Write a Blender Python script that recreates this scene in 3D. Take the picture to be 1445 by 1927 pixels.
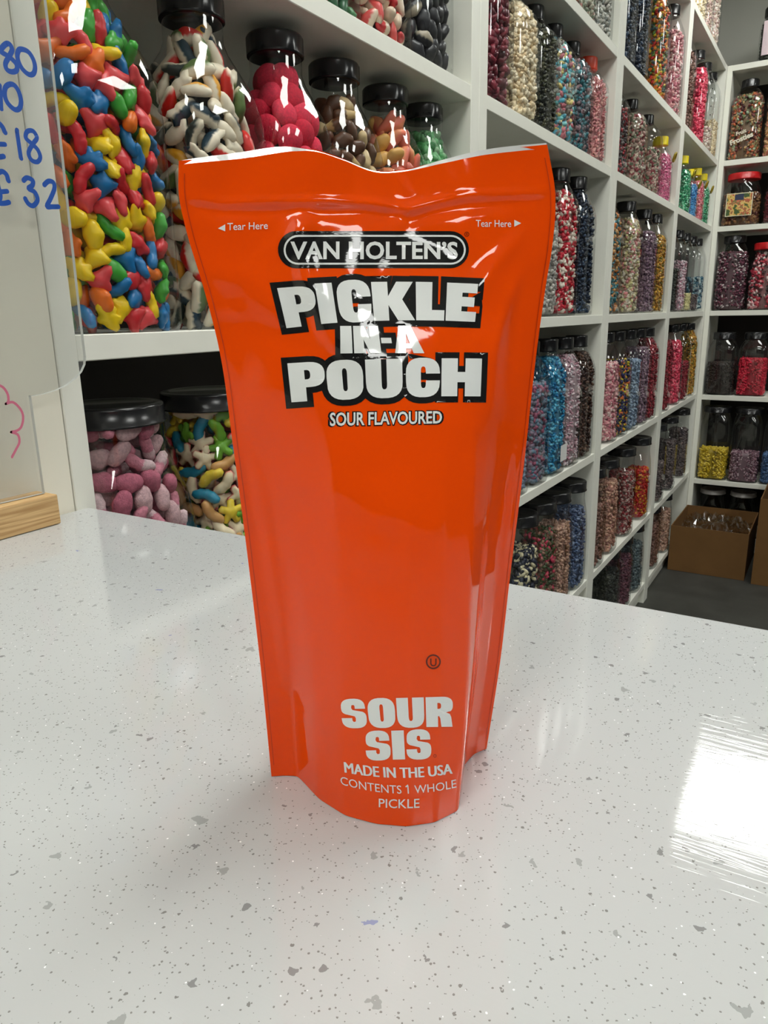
import bpy, bmesh, math, random
import numpy as np
from mathutils import Vector, Matrix
from mathutils.bvhtree import BVHTree
from mathutils.geometry import tessellate_polygon

for o in list(bpy.data.objects):
    bpy.data.objects.remove(o)
SC = bpy.context.scene
COL = SC.collection
random.seed(7)
RNG = np.random.default_rng(11)

# ------------------------------------------------------------------ camera
F_PX, PITCH, ROLL, YAW = 1381.08, math.radians(15.0998), math.radians(-1.0375), math.radians(31.4917)
FLOOR_TO_CAM = 1.0789
CAM = np.array([0.0, 0.0, FLOOR_TO_CAM])
FW = np.array([math.cos(YAW) * math.cos(PITCH), math.sin(YAW) * math.cos(PITCH), -math.sin(PITCH)])
_r = np.array([math.sin(YAW), -math.cos(YAW), 0.0])
_u = np.cross(_r, FW)
RT = math.cos(ROLL) * _r + math.sin(ROLL) * _u
UP = -math.sin(ROLL) * _r + math.cos(ROLL) * _u
cd = bpy.data.cameras.new('camera')
cam = bpy.data.objects.new('camera', cd)
COL.objects.link(cam)
cd.sensor_fit = 'VERTICAL'
cd.sensor_height = 36.0
cd.lens = F_PX * 36.0 / 1927.0
cd.clip_start = 0.01
cam.matrix_world = Matrix(((RT[0], UP[0], -FW[0], CAM[0]), (RT[1], UP[1], -FW[1], CAM[1]),
                           (RT[2], UP[2], -FW[2], CAM[2]), (0, 0, 0, 1)))
SC.camera = cam

# ------------------------------------------------------------------ world, exposure
world = bpy.data.worlds.new('world')
SC.world = world
world.use_nodes = True
world.node_tree.nodes['Background'].inputs[0].default_value = (0.93, 0.97, 1.0, 1)
world.node_tree.nodes['Background'].inputs[1].default_value = 0.07
SC.view_settings.view_transform = 'Standard'
SC.view_settings.look = 'None'
SC.view_settings.gamma = 1.0
SC.view_settings.use_curve_mapping = False
SC.view_settings.exposure = -0.54
LAMP_STRENGTH = 24.0


# ------------------------------------------------------------------ pixel helpers
def ray(x, y):
    return FW + (x - 722.5) / F_PX * RT + (963.5 - y) / F_PX * UP


def on_y(x, y, Y):
    d = ray(x, y)
    return CAM + d * (Y / d[1])


# ------------------------------------------------------------------ materials
MATS = {}


def mat(name, col=(0.8, 0.8, 0.8), rough=0.5, spec=0.5, metal=0.0, noise=None, bump=None, emit=None,
        vcol=False, coat=0.0):
    if name in MATS:
        return MATS[name]
    m = bpy.data.materials.new(name)
    m.use_nodes = True
    nt = m.node_tree
    b = nt.nodes['Principled BSDF']
    b.inputs['Base Color'].default_value = (*col, 1)
    b.inputs['Roughness'].default_value = rough
    b.inputs['Specular IOR Level'].default_value = spec
    b.inputs['Metallic'].default_value = metal
    b.inputs['Coat Weight'].default_value = coat
    b.inputs['Coat Roughness'].default_value = 0.05
    src = None
    if vcol:
        a = nt.nodes.new('ShaderNodeAttribute')
        a.attribute_name = 'Col'
        src = a.outputs['Color']
        nt.links.new(src, b.inputs['Base Color'])
    if noise:                                    # (scale, amount): small natural variation of the colour
        tc = nt.nodes.new('ShaderNodeTexCoord')
        n = nt.nodes.new('ShaderNodeTexNoise')
        n.inputs['Scale'].default_value = noise[0]
        n.inputs['Detail'].default_value = 5
        nt.links.new(tc.outputs['Object'], n.inputs['Vector'])
        mr = nt.nodes.new('ShaderNodeMapRange')
        mr.inputs['From Min'].default_value = 0.3
        mr.inputs['From Max'].default_value = 0.7
        mr.inputs['To Min'].default_value = 1 - noise[1]
        mr.inputs['To Max'].default_value = 1 + noise[1]
        nt.links.new(n.outputs['Fac'], mr.inputs['Value'])
        mx = nt.nodes.new('ShaderNodeVectorMath')
        mx.operation = 'SCALE'
        if src is None:
            mx.inputs[0].default_value = col
        else:
            nt.links.new(src, mx.inputs[0])
        nt.links.new(mr.outputs['Result'], mx.inputs['Scale'])
        nt.links.new(mx.outputs['Vector'], b.inputs['Base Color'])
    if bump:                                     # (scale, strength)
        tc = nt.nodes.new('ShaderNodeTexCoord')
        n = nt.nodes.new('ShaderNodeTexNoise')
        n.inputs['Scale'].default_value = bump[0]
        n.inputs['Detail'].default_value = 3
        nt.links.new(tc.outputs['Object'], n.inputs['Vector'])
        bp = nt.nodes.new('ShaderNodeBump')
        bp.inputs['Strength'].default_value = bump[1]
        bp.inputs['Distance'].default_value = 0.002
        nt.links.new(n.outputs['Fac'], bp.inputs['Height'])
        nt.links.new(bp.outputs['Normal'], b.inputs['Normal'])
    if emit:
        b.inputs['Emission Color'].default_value = (*col, 1)
        b.inputs['Emission Strength'].default_value = emit
    MATS[name] = m
    return m


def clear_plastic(name, tint=(0.97, 0.98, 0.98), rough=0.03, ior=1.42, haze=0.0):
    """thin clear sheet: what is behind shows through, the lamps mirror in it by Fresnel"""
    if name in MATS:
        return MATS[name]
    m = bpy.data.materials.new(name)
    m.use_nodes = True
    nt = m.node_tree
    nt.nodes.remove(nt.nodes['Principled BSDF'])
    out = nt.nodes['Material Output']
    tr = nt.nodes.new('ShaderNodeBsdfTransparent')
    tr.inputs[0].default_value = (*tint, 1)
    gl = nt.nodes.new('ShaderNodeBsdfGlossy')
    gl.inputs['Roughness'].default_value = rough
    lw = nt.nodes.new('ShaderNodeLayerWeight')
    lw.inputs['Blend'].default_value = 0.5
    pw = nt.nodes.new('ShaderNodeMath')
    pw.operation = 'POWER'
    nt.links.new(lw.outputs['Facing'], pw.inputs[0])
    pw.inputs[1].default_value = 5.0
    f0 = ((ior - 1) / (ior + 1)) ** 2
    fr = nt.nodes.new('ShaderNodeMapRange')
    fr.inputs['To Min'].default_value = f0 * 2.2
    fr.inputs['To Max'].default_value = 0.75
    nt.links.new(pw.outputs[0], fr.inputs['Value'])
    base = tr.outputs[0]
    if haze:
        df = nt.nodes.new('ShaderNodeBsdfDiffuse')
        df.inputs[0].default_value = (0.8, 0.8, 0.78, 1)
        hm = nt.nodes.new('ShaderNodeMixShader')
        hm.inputs[0].default_value = haze
        nt.links.new(tr.outputs[0], hm.inputs[1])
        nt.links.new(df.outputs[0], hm.inputs[2])
        base = hm.outputs[0]
    mx = nt.nodes.new('ShaderNodeMixShader')
    nt.links.new(fr.outputs[0], mx.inputs[0])
    nt.links.new(base, mx.inputs[1])
    nt.links.new(gl.outputs[0], mx.inputs[2])
    nt.links.new(mx.outputs[0], out.inputs[0])
    MATS[name] = m
    return m


def lin(r, g, b):
    """0-255 sRGB to linear"""
    f = lambda c: (c / 255 / 12.92) if c / 255 <= 0.04045 else ((c / 255 + 0.055) / 1.055) ** 2.4
    return (f(r), f(g), f(b))


WHITE = mat('white_melamine', (0.85, 0.85, 0.765), 0.38, 0.4, noise=(30, 0.015))
BACKM = mat('dark_back_board', lin(46, 42, 40), 0.7, 0.2, noise=(20, 0.05))  # dark board, coloured darker still to paint in shade inside the shelves
BLACKLID = mat('black_lid_plastic', (0.012, 0.012, 0.013), 0.22, 0.5)
JARPL = clear_plastic('clear_jar_plastic')
CANDY = mat('sweet_glossy', vcol=True, rough=0.38, spec=0.4)
SUGAR = mat('sweet_sugared', vcol=True, rough=0.8, spec=0.2, noise=(400, 0.18), bump=(900, 0.4))


# ------------------------------------------------------------------ object helpers
def tag(o, label=None, cat=None, group=None, kind=None):
    if label:
        o['label'] = label
    if cat:
        o['category'] = cat
    if group:
        o['group'] = group
    if kind:
        o['kind'] = kind
    return o


def empty(name, loc=(0, 0, 0), rz=0.0, parent=None):
    o = bpy.data.objects.new(name, None)
    COL.objects.link(o)
    o.empty_display_size = 0.02
    o.location = loc
    o.rotation_euler = (0, 0, rz)
    o.parent = parent
    return o


def link(name, me, material=None, parent=None, loc=None, rot=None):
    o = bpy.data.objects.new(name, me)
    COL.objects.link(o)
    if material is not None and not me.materials:
        me.materials.append(material)
    o.parent = parent
    if loc is not None:
        o.location = loc
    if rot is not None:
        o.rotation_euler = rot
    return o


def mesh_from(name, verts, faces, smooth=False):
    me = bpy.data.meshes.new(name)
    me.from_pydata([tuple(v) for v in verts], [], [tuple(f) for f in faces])
    if smooth:
        me.shade_smooth()
    me.update()
    return me


def box_mesh(name, lo, hi, bevel=0.0, seg=2):
    bm = bmesh.new()
    bmesh.ops.create_cube(bm, size=1)
    for v in bm.verts:
        for i in range(3):
            v.co[i] = lo[i] if v.co[i] < 0 else hi[i]
    if bevel:
        bmesh.ops.bevel(bm, geom=bm.edges[:], offset=bevel, segments=seg, affect='EDGES', profile=0.5)
    me = bpy.data.meshes.new(name)
    bm.to_mesh(me)
    bm.free()
    return me


def box(name, lo, hi, material, parent=None, bevel=0.0, seg=2):
    return link(name, box_mesh(name, lo, hi, bevel, seg), material, parent)


def se_ring(a, b, n, k, z):
    """super-ellipse ring"""
    t = np.linspace(0, 2 * np.pi, k, endpoint=False)
    c, s = np.cos(t), np.sin(t)
    x = a * np.sign(c) * np.abs(c) ** (2 / n)
    y = b * np.sign(s) * np.abs(s) ** (2 / n)
    return np.stack([x, y, np.full(k, z)], 1)


def loft(rings, cap_lo=True, cap_hi=False):
    k = len(rings[0])
    V = np.concatenate(rings)
    Fc = []
    for i in range(len(rings) - 1):
        for j in range(k):
            j2 = (j + 1) % k
            Fc.append((i * k + j, i * k + j2, (i + 1) * k + j2, (i + 1) * k + j))
    if cap_lo:
        Fc.append(tuple(range(k - 1, -1, -1)))
    if cap_hi:
        Fc.append(tuple(range((len(rings) - 1) * k, len(rings) * k)))
    return V, Fc


# ------------------------------------------------------------------ room measures
D = 0.5225                    # front plane of the wall shelving (y)
S0X, LBAY, PW = 0.3571, 0.8, 0.0298
BT = 0.021                    # shelf board
COUNTER_Z = FLOOR_TO_CAM - 0.1515
EDGE_X = 0.379
LO = {'S5': 1.995, 'S4': 1.644, 'S3': 1.389, 'S2': 1.046, 'S1': 0.691, 'S0': 0.336, 'SB': 0.063}
TOPZ = {k: v + BT for k, v in LO.items()}
XR = S0X + 4 * LBAY            # front plane of the corner unit (x)
DEPTH = 0.29
CEIL = 2.56


def struct(o):
    o['kind'] = 'structure'
    return o


floor_m = mat('floor_vinyl', lin(64, 64, 60), 0.55, 0.35, noise=(9, 0.25), bump=(120, 0.1))
wall_m = mat('wall_paint', lin(240, 236, 220), 0.75, 0.2, noise=(6, 0.03), bump=(200, 0.05))
greywall_m = mat('grey_wall_paint', lin(168, 168, 160), 0.8, 0.2, noise=(5, 0.03))
ceil_m = mat('ceiling_tile', (0.75, 0.75, 0.73), 0.9, 0.1, noise=(60, 0.05))
struct(box('floor', (-3, -3.5, -0.05), (XR + DEPTH + 0.06, D + DEPTH + 0.06, 0), floor_m))
struct(box('ceiling', (-3, -3.5, CEIL), (XR + DEPTH + 0.06, D + DEPTH + 0.06, CEIL + 0.05), ceil_m))
struct(box('wall_back', (S0X - 0.02, D + DEPTH + 0.003, 0), (XR + DEPTH + 0.06, D + DEPTH + 0.06, CEIL), greywall_m))
struct(box('wall_right', (XR + DEPTH + 0.003, -3.5, 0), (XR + DEPTH + 0.06, D + DEPTH + 0.003, CEIL), greywall_m))
struct(box('wall_left', (-3, D + 0.001, 0), (S0X + 0.0095, D + 0.05, CEIL), wall_m))


# ------------------------------------------------------------------ ceiling lamps
def ceiling_light(x, y, label):
    t = empty('ceiling_light', (x, y, CEIL))
    tag(t, label, 'ceiling light', 'square ceiling light panels')
    bm = bmesh.new()
    s, w = 0.3, 0.018
    for a in ((-s, -s, s, -s + w), (-s, s - w, s, s), (-s, -s + w, -s + w, s - w), (s - w, -s + w, s, s - w)):
        r = bmesh.ops.create_cube(bm, size=1)
        for v in r['verts']:
            v.co.x = a[0] if v.co.x < 0 else a[2]
            v.co.y = a[1] if v.co.y < 0 else a[3]
            v.co.z = -0.012 if v.co.z < 0 else 0.0
    me = bpy.data.meshes.new('frame')
    bm.to_mesh(me)
    bm.free()
    link('frame', me, WHITE, t)
    box('diffuser', (-s + w, -s + w, -0.008), (s - w, s - w, -0.002),
        mat('lamp_diffuser', (0.985, 1.0, 0.955), 0.5, emit=LAMP_STRENGTH), t)


for lx, ly, lb in ((2.70, 0.017, 'square ceiling light panel over the corner shelves'),
                   (0.84, -0.0, 'square ceiling light panel above the counter'),
                   (-0.96, 0.0, 'square ceiling light panel behind the camera near the wall'),
                   (2.64, -1.8, 'square ceiling light panel over the open floor'),
                   (0.84, -1.8, 'square ceiling light panel over the far end of the counter'),
                   (-0.96, -1.8, 'square ceiling light panel behind the camera away from the wall')):
    ceiling_light(lx, ly, lb)

# ------------------------------------------------------------------ counter
def counter_material():
    m = bpy.data.materials.new('speckled_counter')
    m.use_nodes = True
    nt = m.node_tree
    N, L = nt.nodes, nt.links
    b = N['Principled BSDF']
    b.inputs['Roughness'].default_value = 0.17
    b.inputs['Specular IOR Level'].default_value = 0.5
    geo = N.new('ShaderNodeNewGeometry')
    col = None

    def rgb(c):
        n = N.new('ShaderNodeRGB')
        n.outputs[0].default_value = (*c, 1)
        return n.outputs[0]
    cur = rgb((0.50, 0.512, 0.515))

    def flecks(scale, thresh, keep, colour, cur, jitter, stretch=(1, 1, 1), off=0.0):
        mp = N.new('ShaderNodeMapping')
        mp.inputs['Scale'].default_value = stretch
        mp.inputs['Location'].default_value = (off, off * 0.7, 0)
        L.new(geo.outputs['Position'], mp.inputs['Vector'])
        nz = N.new('ShaderNodeTexNoise')
        nz.inputs['Scale'].default_value = scale * 2.2
        L.new(mp.outputs[0], nz.inputs['Vector'])
        ad = N.new('ShaderNodeVectorMath')
        ad.operation = 'MULTIPLY_ADD'
        ad.inputs[1].default_value = (jitter / scale,) * 3
        L.new(nz.outputs['Color'], ad.inputs[0])
        L.new(mp.outputs[0], ad.inputs[2])
        vo = N.new('ShaderNodeTexVoronoi')
        vo.voronoi_dimensions = '2D'
        vo.inputs['Scale'].default_value = scale
        L.new(ad.outputs[0], vo.inputs['Vector'])
        sp = N.new('ShaderNodeSeparateColor')
        L.new(vo.outputs['Color'], sp.inputs[0])
        # radius varies by cell; only some cells hold a fleck
        rad = N.new('ShaderNodeMath')
        rad.operation = 'MULTIPLY'
        L.new(sp.outputs[1], rad.inputs[0])
        rad.inputs[1].default_value = thresh
        lt = N.new('ShaderNodeMath')
        lt.operation = 'LESS_THAN'
        L.new(vo.outputs['Distance'], lt.inputs[0])
        L.new(rad.outputs[0], lt.inputs[1])
        kp = N.new('ShaderNodeMath')
        kp.operation = 'LESS_THAN'
        L.new(sp.outputs[0], kp.inputs[0])
        kp.inputs[1].default_value = keep
        an = N.new('ShaderNodeMath')
        an.operation = 'MULTIPLY'
        L.new(lt.outputs[0], an.inputs[0])
        L.new(kp.outputs[0], an.inputs[1])
        mx = N.new('ShaderNodeMix')
        mx.data_type = 'RGBA'
        L.new(an.outputs[0], mx.inputs['Factor'])
        L.new(cur, mx.inputs['A'])
        mx.inputs['B'].default_value = (*colour, 1)
        return mx.outputs['Result'], an.outputs[0]
    cur, _ = flecks(1150, 0.38, 0.11, (0.24, 0.235, 0.225), cur, 0.3)
    cur, _ = flecks(560, 0.31, 0.035, (0.23, 0.225, 0.215), cur, 0.6, off=3.1)
    cur, _ = flecks(210, 0.24, 0.055, (0.25, 0.25, 0.25), cur, 0.8, off=1.7)
    cur, _ = flecks(150, 0.28, 0.055, (0.34, 0.35, 0.345), cur, 0.9, off=5.3)
    cur, _ = flecks(120, 0.20, 0.013, (0.28, 0.30, 0.47), cur, 0.9, off=8.3)
    cur, sp = flecks(700, 0.2, 0.025, (0.95, 0.95, 0.95), cur, 0.3, off=2.2)
    L.new(cur, b.inputs['Base Color'])
    # fine scratches: a wave of gloss and a very small relief
    nz = N.new('ShaderNodeTexNoise')
    nz.inputs['Scale'].default_value = 60
    nz.inputs['Detail'].default_value = 6
    L.new(geo.outputs['Position'], nz.inputs['Vector'])
    mr = N.new('ShaderNodeMapRange')
    mr.inputs['To Min'].default_value = 0.02
    mr.inputs['To Max'].default_value = 0.07
    L.new(nz.outputs['Fac'], mr.inputs['Value'])
    L.new(mr.outputs['Result'], b.inputs['Roughness'])
    prev = None
    for i, (ang, sc) in enumerate(((0.4, 260), (1.5, 230), (2.5, 300), (2.0, 200))):
        mp = N.new('ShaderNodeMapping')
        mp.inputs['Rotation'].default_value = (0, 0, ang)
        mp.inputs['Scale'].default_value = (1, 0.05, 1)
        L.new(geo.outputs['Position'], mp.inputs['Vector'])
        vo = N.new('ShaderNodeTexVoronoi')
        vo.voronoi_dimensions = '2D'
        vo.feature = 'DISTANCE_TO_EDGE'
        vo.inputs['Scale'].default_value = sc
        L.new(mp.outputs[0], vo.inputs['Vector'])
        st = N.new('ShaderNodeMapRange')
        st.inputs['From Max'].default_value = 0.05
        L.new(vo.outputs['Distance'], st.inputs['Value'])
        bp = N.new('ShaderNodeBump')
        bp.inputs['Strength'].default_value = 0.018
        bp.inputs['Distance'].default_value = 0.0003
        L.new(st.outputs['Result'], bp.inputs['Height'])
        if prev is not None:
            L.new(prev, bp.inputs['Normal'])
        prev = bp.outputs[0]
    L.new(prev, b.inputs['Normal'])
    MATS['speckled_counter'] = m
    return m


counter = empty('counter', (0, 0, 0))
tag(counter, 'glossy white speckled counter carrying the orange pouch', 'counter')
box('worktop', (-1.4, -1.6, COUNTER_Z - 0.03), (EDGE_X, D - 0.0005, COUNTER_Z), counter_material(), counter, 0.0025, 2)
box('base_panel', (-1.35, -1.55, 0.0), (EDGE_X - 0.04, D - 0.003, COUNTER_Z - 0.03), WHITE, counter)


# ------------------------------------------------------------------ bookcases
def bookcase(label, x0, x1, shelves, left_w, right_w, top=True):
    """runs along x, opens to -y; local origin at its front left bottom corner"""
    t = empty('bookcase', (0, 0, 0))
    tag(t, label, 'bookcase', 'white bookcases along the walls')
    H = LO['S5'] + BT
    box('side_panel', (x0, 0, 0), (x0 + left_w, DEPTH - 0.006, H), WHITE, t, 0.0008, 1)
    box('side_panel', (x1 - right_w, 0, 0), (x1, DEPTH - 0.006, H), WHITE, t, 0.0008, 1)
    box('back_panel', (x0 + 0.002, DEPTH - 0.006, 0.06), (x1 - 0.002, DEPTH, H), BACKM, t)
    for z in shelves:
        box('shelf', (x0 + left_w, 0.001, z), (x1 - right_w, DEPTH - 0.006, z + BT), WHITE, t, 0.0008, 1)
    box('plinth', (x0 + left_w, 0.02, 0.0), (x1 - right_w, 0.036, LO['SB']), WHITE, t)
    # shelf-pin holes along the front of the right-hand side panel's inner face
    hole = mesh_from('pin_hole', *loft([se_ring(0.0025, 0.0025, 2, 8, 0), se_ring(0.0025, 0.0025, 2, 8, 0.0006)], True, True))
    hole.materials.append(mat('pin_hole_dark', (0.02, 0.02, 0.02), 0.9))
    for z in np.arange(1.455, 1.96, 0.032):
        o = link('pin_hole', hole, None, t, (x1 - right_w, 0.045, z), (0, -math.pi / 2, 0))
    return t


allsh = [LO[k] for k in ('S5', 'S4', 'S3', 'S2', 'S1', 'S0', 'SB')]
cases = []
caselabels = ['white bookcase nearest the price sign, behind the orange pouch',
              'second white bookcase, starting right of the pouch top',
              'third white bookcase holding a yellow-lidded pink jar',
              'last white bookcase of the row, with small green tinsel jars']
for k in range(4):
    x0 = S0X + k * LBAY
    t = bookcase(caselabels[k], (x0 + 0.0105) if k == 0 else x0, x0 + LBAY, allsh, 0.0195 if k == 0 else PW, PW)
    t.location = (0, D, 0)
    cases.append(t)
# corner unit facing the camera
CU = bookcase('white corner bookcase with red-lidded jars and cardboard boxes below', 0, 1.0,
              [LO['S5'], LO['S4'], LO['S3'], LO['S2'], 0.684, 0.30], 0.02, 0.02)
CU.location = (XR + 0.001, D, 0)
CU.rotation_euler = (0, 0, -math.pi / 2)
CTOP = {'S5': TOPZ['S5'], 'S4': TOPZ['S4'], 'S3': TOPZ['S3'], 'S2': TOPZ['S2'], 'S1': 0.684 + BT, 'S0': 0.30 + BT, 'FL': 0.0}

# ------------------------------------------------------------------ jars
# profile rows: (height fraction, fullness): fullness 1 = body outline, 0 = neck circle
PROFILES = {
    'victorian': [(0, .90), (.012, .97), (.03, 1), (.30, 1), (.58, .97), (.66, .90), (.73, .70), (.79, .38), (.84, .10), (.87, 0), (.955, 0)],
    'saver': [(0, .92), (.012, .98), (.03, 1), (.50, 1), (.68, 1), (.73, .95), (.79, .75), (.85, .36), (.885, .08), (.90, 0), (.96, 0)],
    'wide': [(0, .6), (.015, .9), (.05, 1), (.40, 1), (.58, .95), (.70, .65), (.78, .25), (.84, 0), (.93, 0)],
    'handle': [(0, .85), (.02, 1), (.25, 1), (.55, 1), (.66, .9), (.74, .6), (.80, .22), (.84, 0), (.92, 0)],
}


def profile_at(kind, zf):
    p = PROFILES[kind]
    return float(np.interp(zf, [q[0] for q in p], [q[1] for q in p]))


MESH_CACHE = {}


def jar_body_mesh(kind, w, d, h, neck, n=4.5, k=36):
    key = ('body', kind, w, d, h, neck, n)
    if key in MESH_CACHE:
        return MESH_CACHE[key]
    rings = []
    zs = sorted(set([q[0] for q in PROFILES[kind]] + [.45, .62, .70, .76, .81]))
    for zf in zs:
        f = profile_at(kind, zf)
        rings.append(se_ring(neck + (w / 2 - neck) * f, neck + (d / 2 - neck) * f, 2 + (n - 2) * f, k, zf * h))
    V, Fc = loft(rings, True, False)
    me = mesh_from('jar_body', V, Fc, True)
    me.materials.append(JARPL)
    MESH_CACHE[key] = me
    return me


def lid_mesh(r, hh, ribs, material):
    key = ('lid', r, hh, ribs, material.name)
    if key in MESH_CACHE:
        return MESH_CACHE[key]
    k = 48
    t = np.linspace(0, 2 * np.pi, k, endpoint=False)
    wob = 1 + (0.03 * (np.arange(k) % 8 < 4) if ribs else 0)

    def ring(rad, z, w=1.0):
        return np.stack([rad * w * np.cos(t), rad * w * np.sin(t), np.full(k, z)], 1)
    rings = [ring(r * .96, 0), ring(r, 0.0008), ring(r, hh * .12), ring(r * .975, hh * .16, wob), ring(r * .975, hh * .86, wob),
             ring(r * .965, hh * .95), ring(r * .93, hh), ring(r * .8, hh * 1.0), ring(r * .78, hh * .96)]
    V, Fc = loft(rings, True, True)
    me = mesh_from('lid', V, Fc, True)
    me.materials.append(material)
    MESH_CACHE[key] = me
    return me


# ---- shapes of single sweets: radial surfaces grown from a few blobs
def ico(sub):
    key = ('ico', sub)
    if key not in MESH_CACHE:
        bm = bmesh.new()
        bmesh.ops.create_icosphere(bm, subdivisions=sub, radius=1)
        V = np.array([v.co[:] for v in bm.verts])
        Fc = np.array([[v.index for v in f.verts] for f in bm.faces])
        bm.free()
        MESH_CACHE[key] = (V, Fc)
    return MESH_CACHE[key]


def blob_shape(blobs, sub=3, flat=(1, 1, 1), p=11):
    V, Fc = ico(sub)
    d = V / np.linalg.norm(V, axis=1)[:, None]
    acc = np.zeros(len(d))
    for (cx, cy, cz, r) in blobs:
        c = np.array([cx, cy, cz])
        b = d @ c
        disc = b * b - c @ c + r * r
        t = np.where(disc > 0, b + np.sqrt(np.maximum(disc, 0)), 0)
        acc += np.maximum(t, 0) ** p
    return d * (acc ** (1 / p))[:, None] * np.array(flat), Fc


SHAPES = {
    'dino': [(0, 0, 0, .66), (.55, 0, .1, .52), (.95, .15, .18, .42), (-.5, 0, .0, .52), (-.95, -.1, .05, .34), (.4, -.6, 0, .34), (-.35, -.6, 0, .34), (.1, .55, .1, .36)],
    'dino2': [(0, 0, 0, .72), (.45, .35, 0, .48), (.8, .65, 0, .4), (-.45, .1, 0, .5), (-.9, .35, 0, .3), (.38, -.62, 0, .36), (-.35, -.64, 0, .36)],
    'pebble': [(0, 0, 0, .70), (.5, .05, 0, .58), (-.5, -.05, 0, .62), (0, .3, .2, .5)],
    'worm': [(0, 0, 0, .48), (.5, .1, 0, .50), (.95, .25, 0, .42), (-.5, .1, 0, .50), (-.95, .25, 0, .42)],
    'disc': [(0, 0, 0, 1.0)],
    'slice': [(0, 0, 0, .68), (.5, .12, 0, .58), (-.5, .12, 0, .58), (.92, .30, 0, .42), (-.92, .30, 0, .42)],
    'fish': [(0, 0, 0, .60), (.45, 0, 0, .54), (-.5, 0, 0, .40), (-.95, .32, 0, .32), (-.95, -.32, 0, .32), (.85, 0, 0, .34)],
    'star': [(0, 0, 0, .52)] + [(.75 * math.cos(a * 1.2566), .75 * math.sin(a * 1.2566), 0, .34) for a in range(5)],
    'bottle': [(0, 0, 0, .56), (-.5, 0, 0, .58), (.45, 0, 0, .42), (.9, 0, 0, .32)],
}
FLAT = {'dino': (1, 1, .8), 'dino2': (1, 1, .78), 'pebble': (1, 1, .8), 'worm': (1, 1, .95), 'disc': (1.12, 1.08, .66), 'slice': (1, .95, .7),
        'fish': (1.05, 1, .7), 'star': (1.15, 1.15, .8), 'bottle': (1.05, 1, .85)}


def sweet_mesh(shape, size, cols, mode, material):
    """cols: one colour, or two for sweets in two colours (mode 'half' across y, 'stripe', 'layer' across z)"""
    key = ('sweet', shape, size, tuple(cols), mode, material.name)
    if key in MESH_CACHE:
        return MESH_CACHE[key]
    V, Fc = blob_shape(SHAPES[shape], 3, FLAT[shape])
    me = mesh_from('sweet', V * size, Fc, True)
    C = np.ones((len(V), 4))
    c0 = np.array(cols[0])
    c1 = np.array(cols[-1])
    if mode == 'half':
        w = V[:, 1] > 0.05
    elif mode == 'layer':
        w = V[:, 2] > 0.02
    elif mode == 'stripe':
        w = np.abs(V[:, 1]) < 0.16
    elif mode == 'end':
        w = V[:, 0] > 0.15
    else:
        w = np.zeros(len(V), bool)
    C[:, :3] = np.where(w[:, None], c1, c0)
    C[:, :3] *= 1 + 0.05 * np.sin(V[:, :1] * 5 + V[:, 1:2] * 7)
    a = me.color_attributes.new('Col', 'FLOAT_COLOR', 'POINT')
    a.data.foreach_set('color', C.ravel())
    me.materials.append(material)
    MESH_CACHE[key] = me
    return me


def settle(kind, w, d, h, neck, r, level, n=4.5, zlo=0.003, it=70, zmax=None):
    """loose packing of spheres of radius r in the jar, by pushing neighbours apart"""
    ztop = level * h
    if zmax is not None:
        ztop = min(ztop, zmax)
    def half(z):
        f = np.interp(z / h, [q[0] for q in PROFILES[kind]], [q[1] for q in PROFILES[kind]])
        return neck + (w / 2 - neck) * f, neck + (d / 2 - neck) * f, 2 + (n - 2) * f
    zs = np.linspace(0, ztop, 60)
    a, b, e = half(zs)
    vol = float((a * b * 3.7).mean() * ztop)
    N = int(vol * 0.84 / (4.19 * r ** 3))
    rng = np.random.default_rng(int(r * 1e5) + int(w * 1e4) + N)
    P = np.stack([rng.uniform(-.8, .8, N) * w / 2, rng.uniform(-.8, .8, N) * d / 2, rng.uniform(zlo + r, ztop - r * .5, N)], 1)
    for i in range(it):
        dv = P[:, None] - P[None]
        ds = np.linalg.norm(dv, axis=2) + np.eye(N) * 9 + 1e-9
        ov = np.maximum(2 * r - ds, 0)
        P += (dv / ds[..., None] * ov[..., None]).sum(1) * 0.32
        P[:, 2] -= r * 0.02
        P[:, 2] = np.clip(P[:, 2], zlo + r * .8, ztop)
        a, b, e = half(P[:, 2])
        a = np.maximum(a - 0.0015 - r * .95, .002)
        b = np.maximum(b - 0.0015 - r * .95, .002)
        q = ((np.abs(P[:, 0]) / a) ** e + (np.abs(P[:, 1]) / b) ** e) ** (1 / e)
        s = 1 / np.maximum(q, 1)
        P[:, 0] *= s
        P[:, 1] *= s
        a0 = q
    a, b, e = half(P[:, 2])
    q = ((np.abs(P[:, 0]) / (a - r)) ** e + (np.abs(P[:, 1]) / (b - r)) ** e) ** (1 / e)
    return P, q


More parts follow.
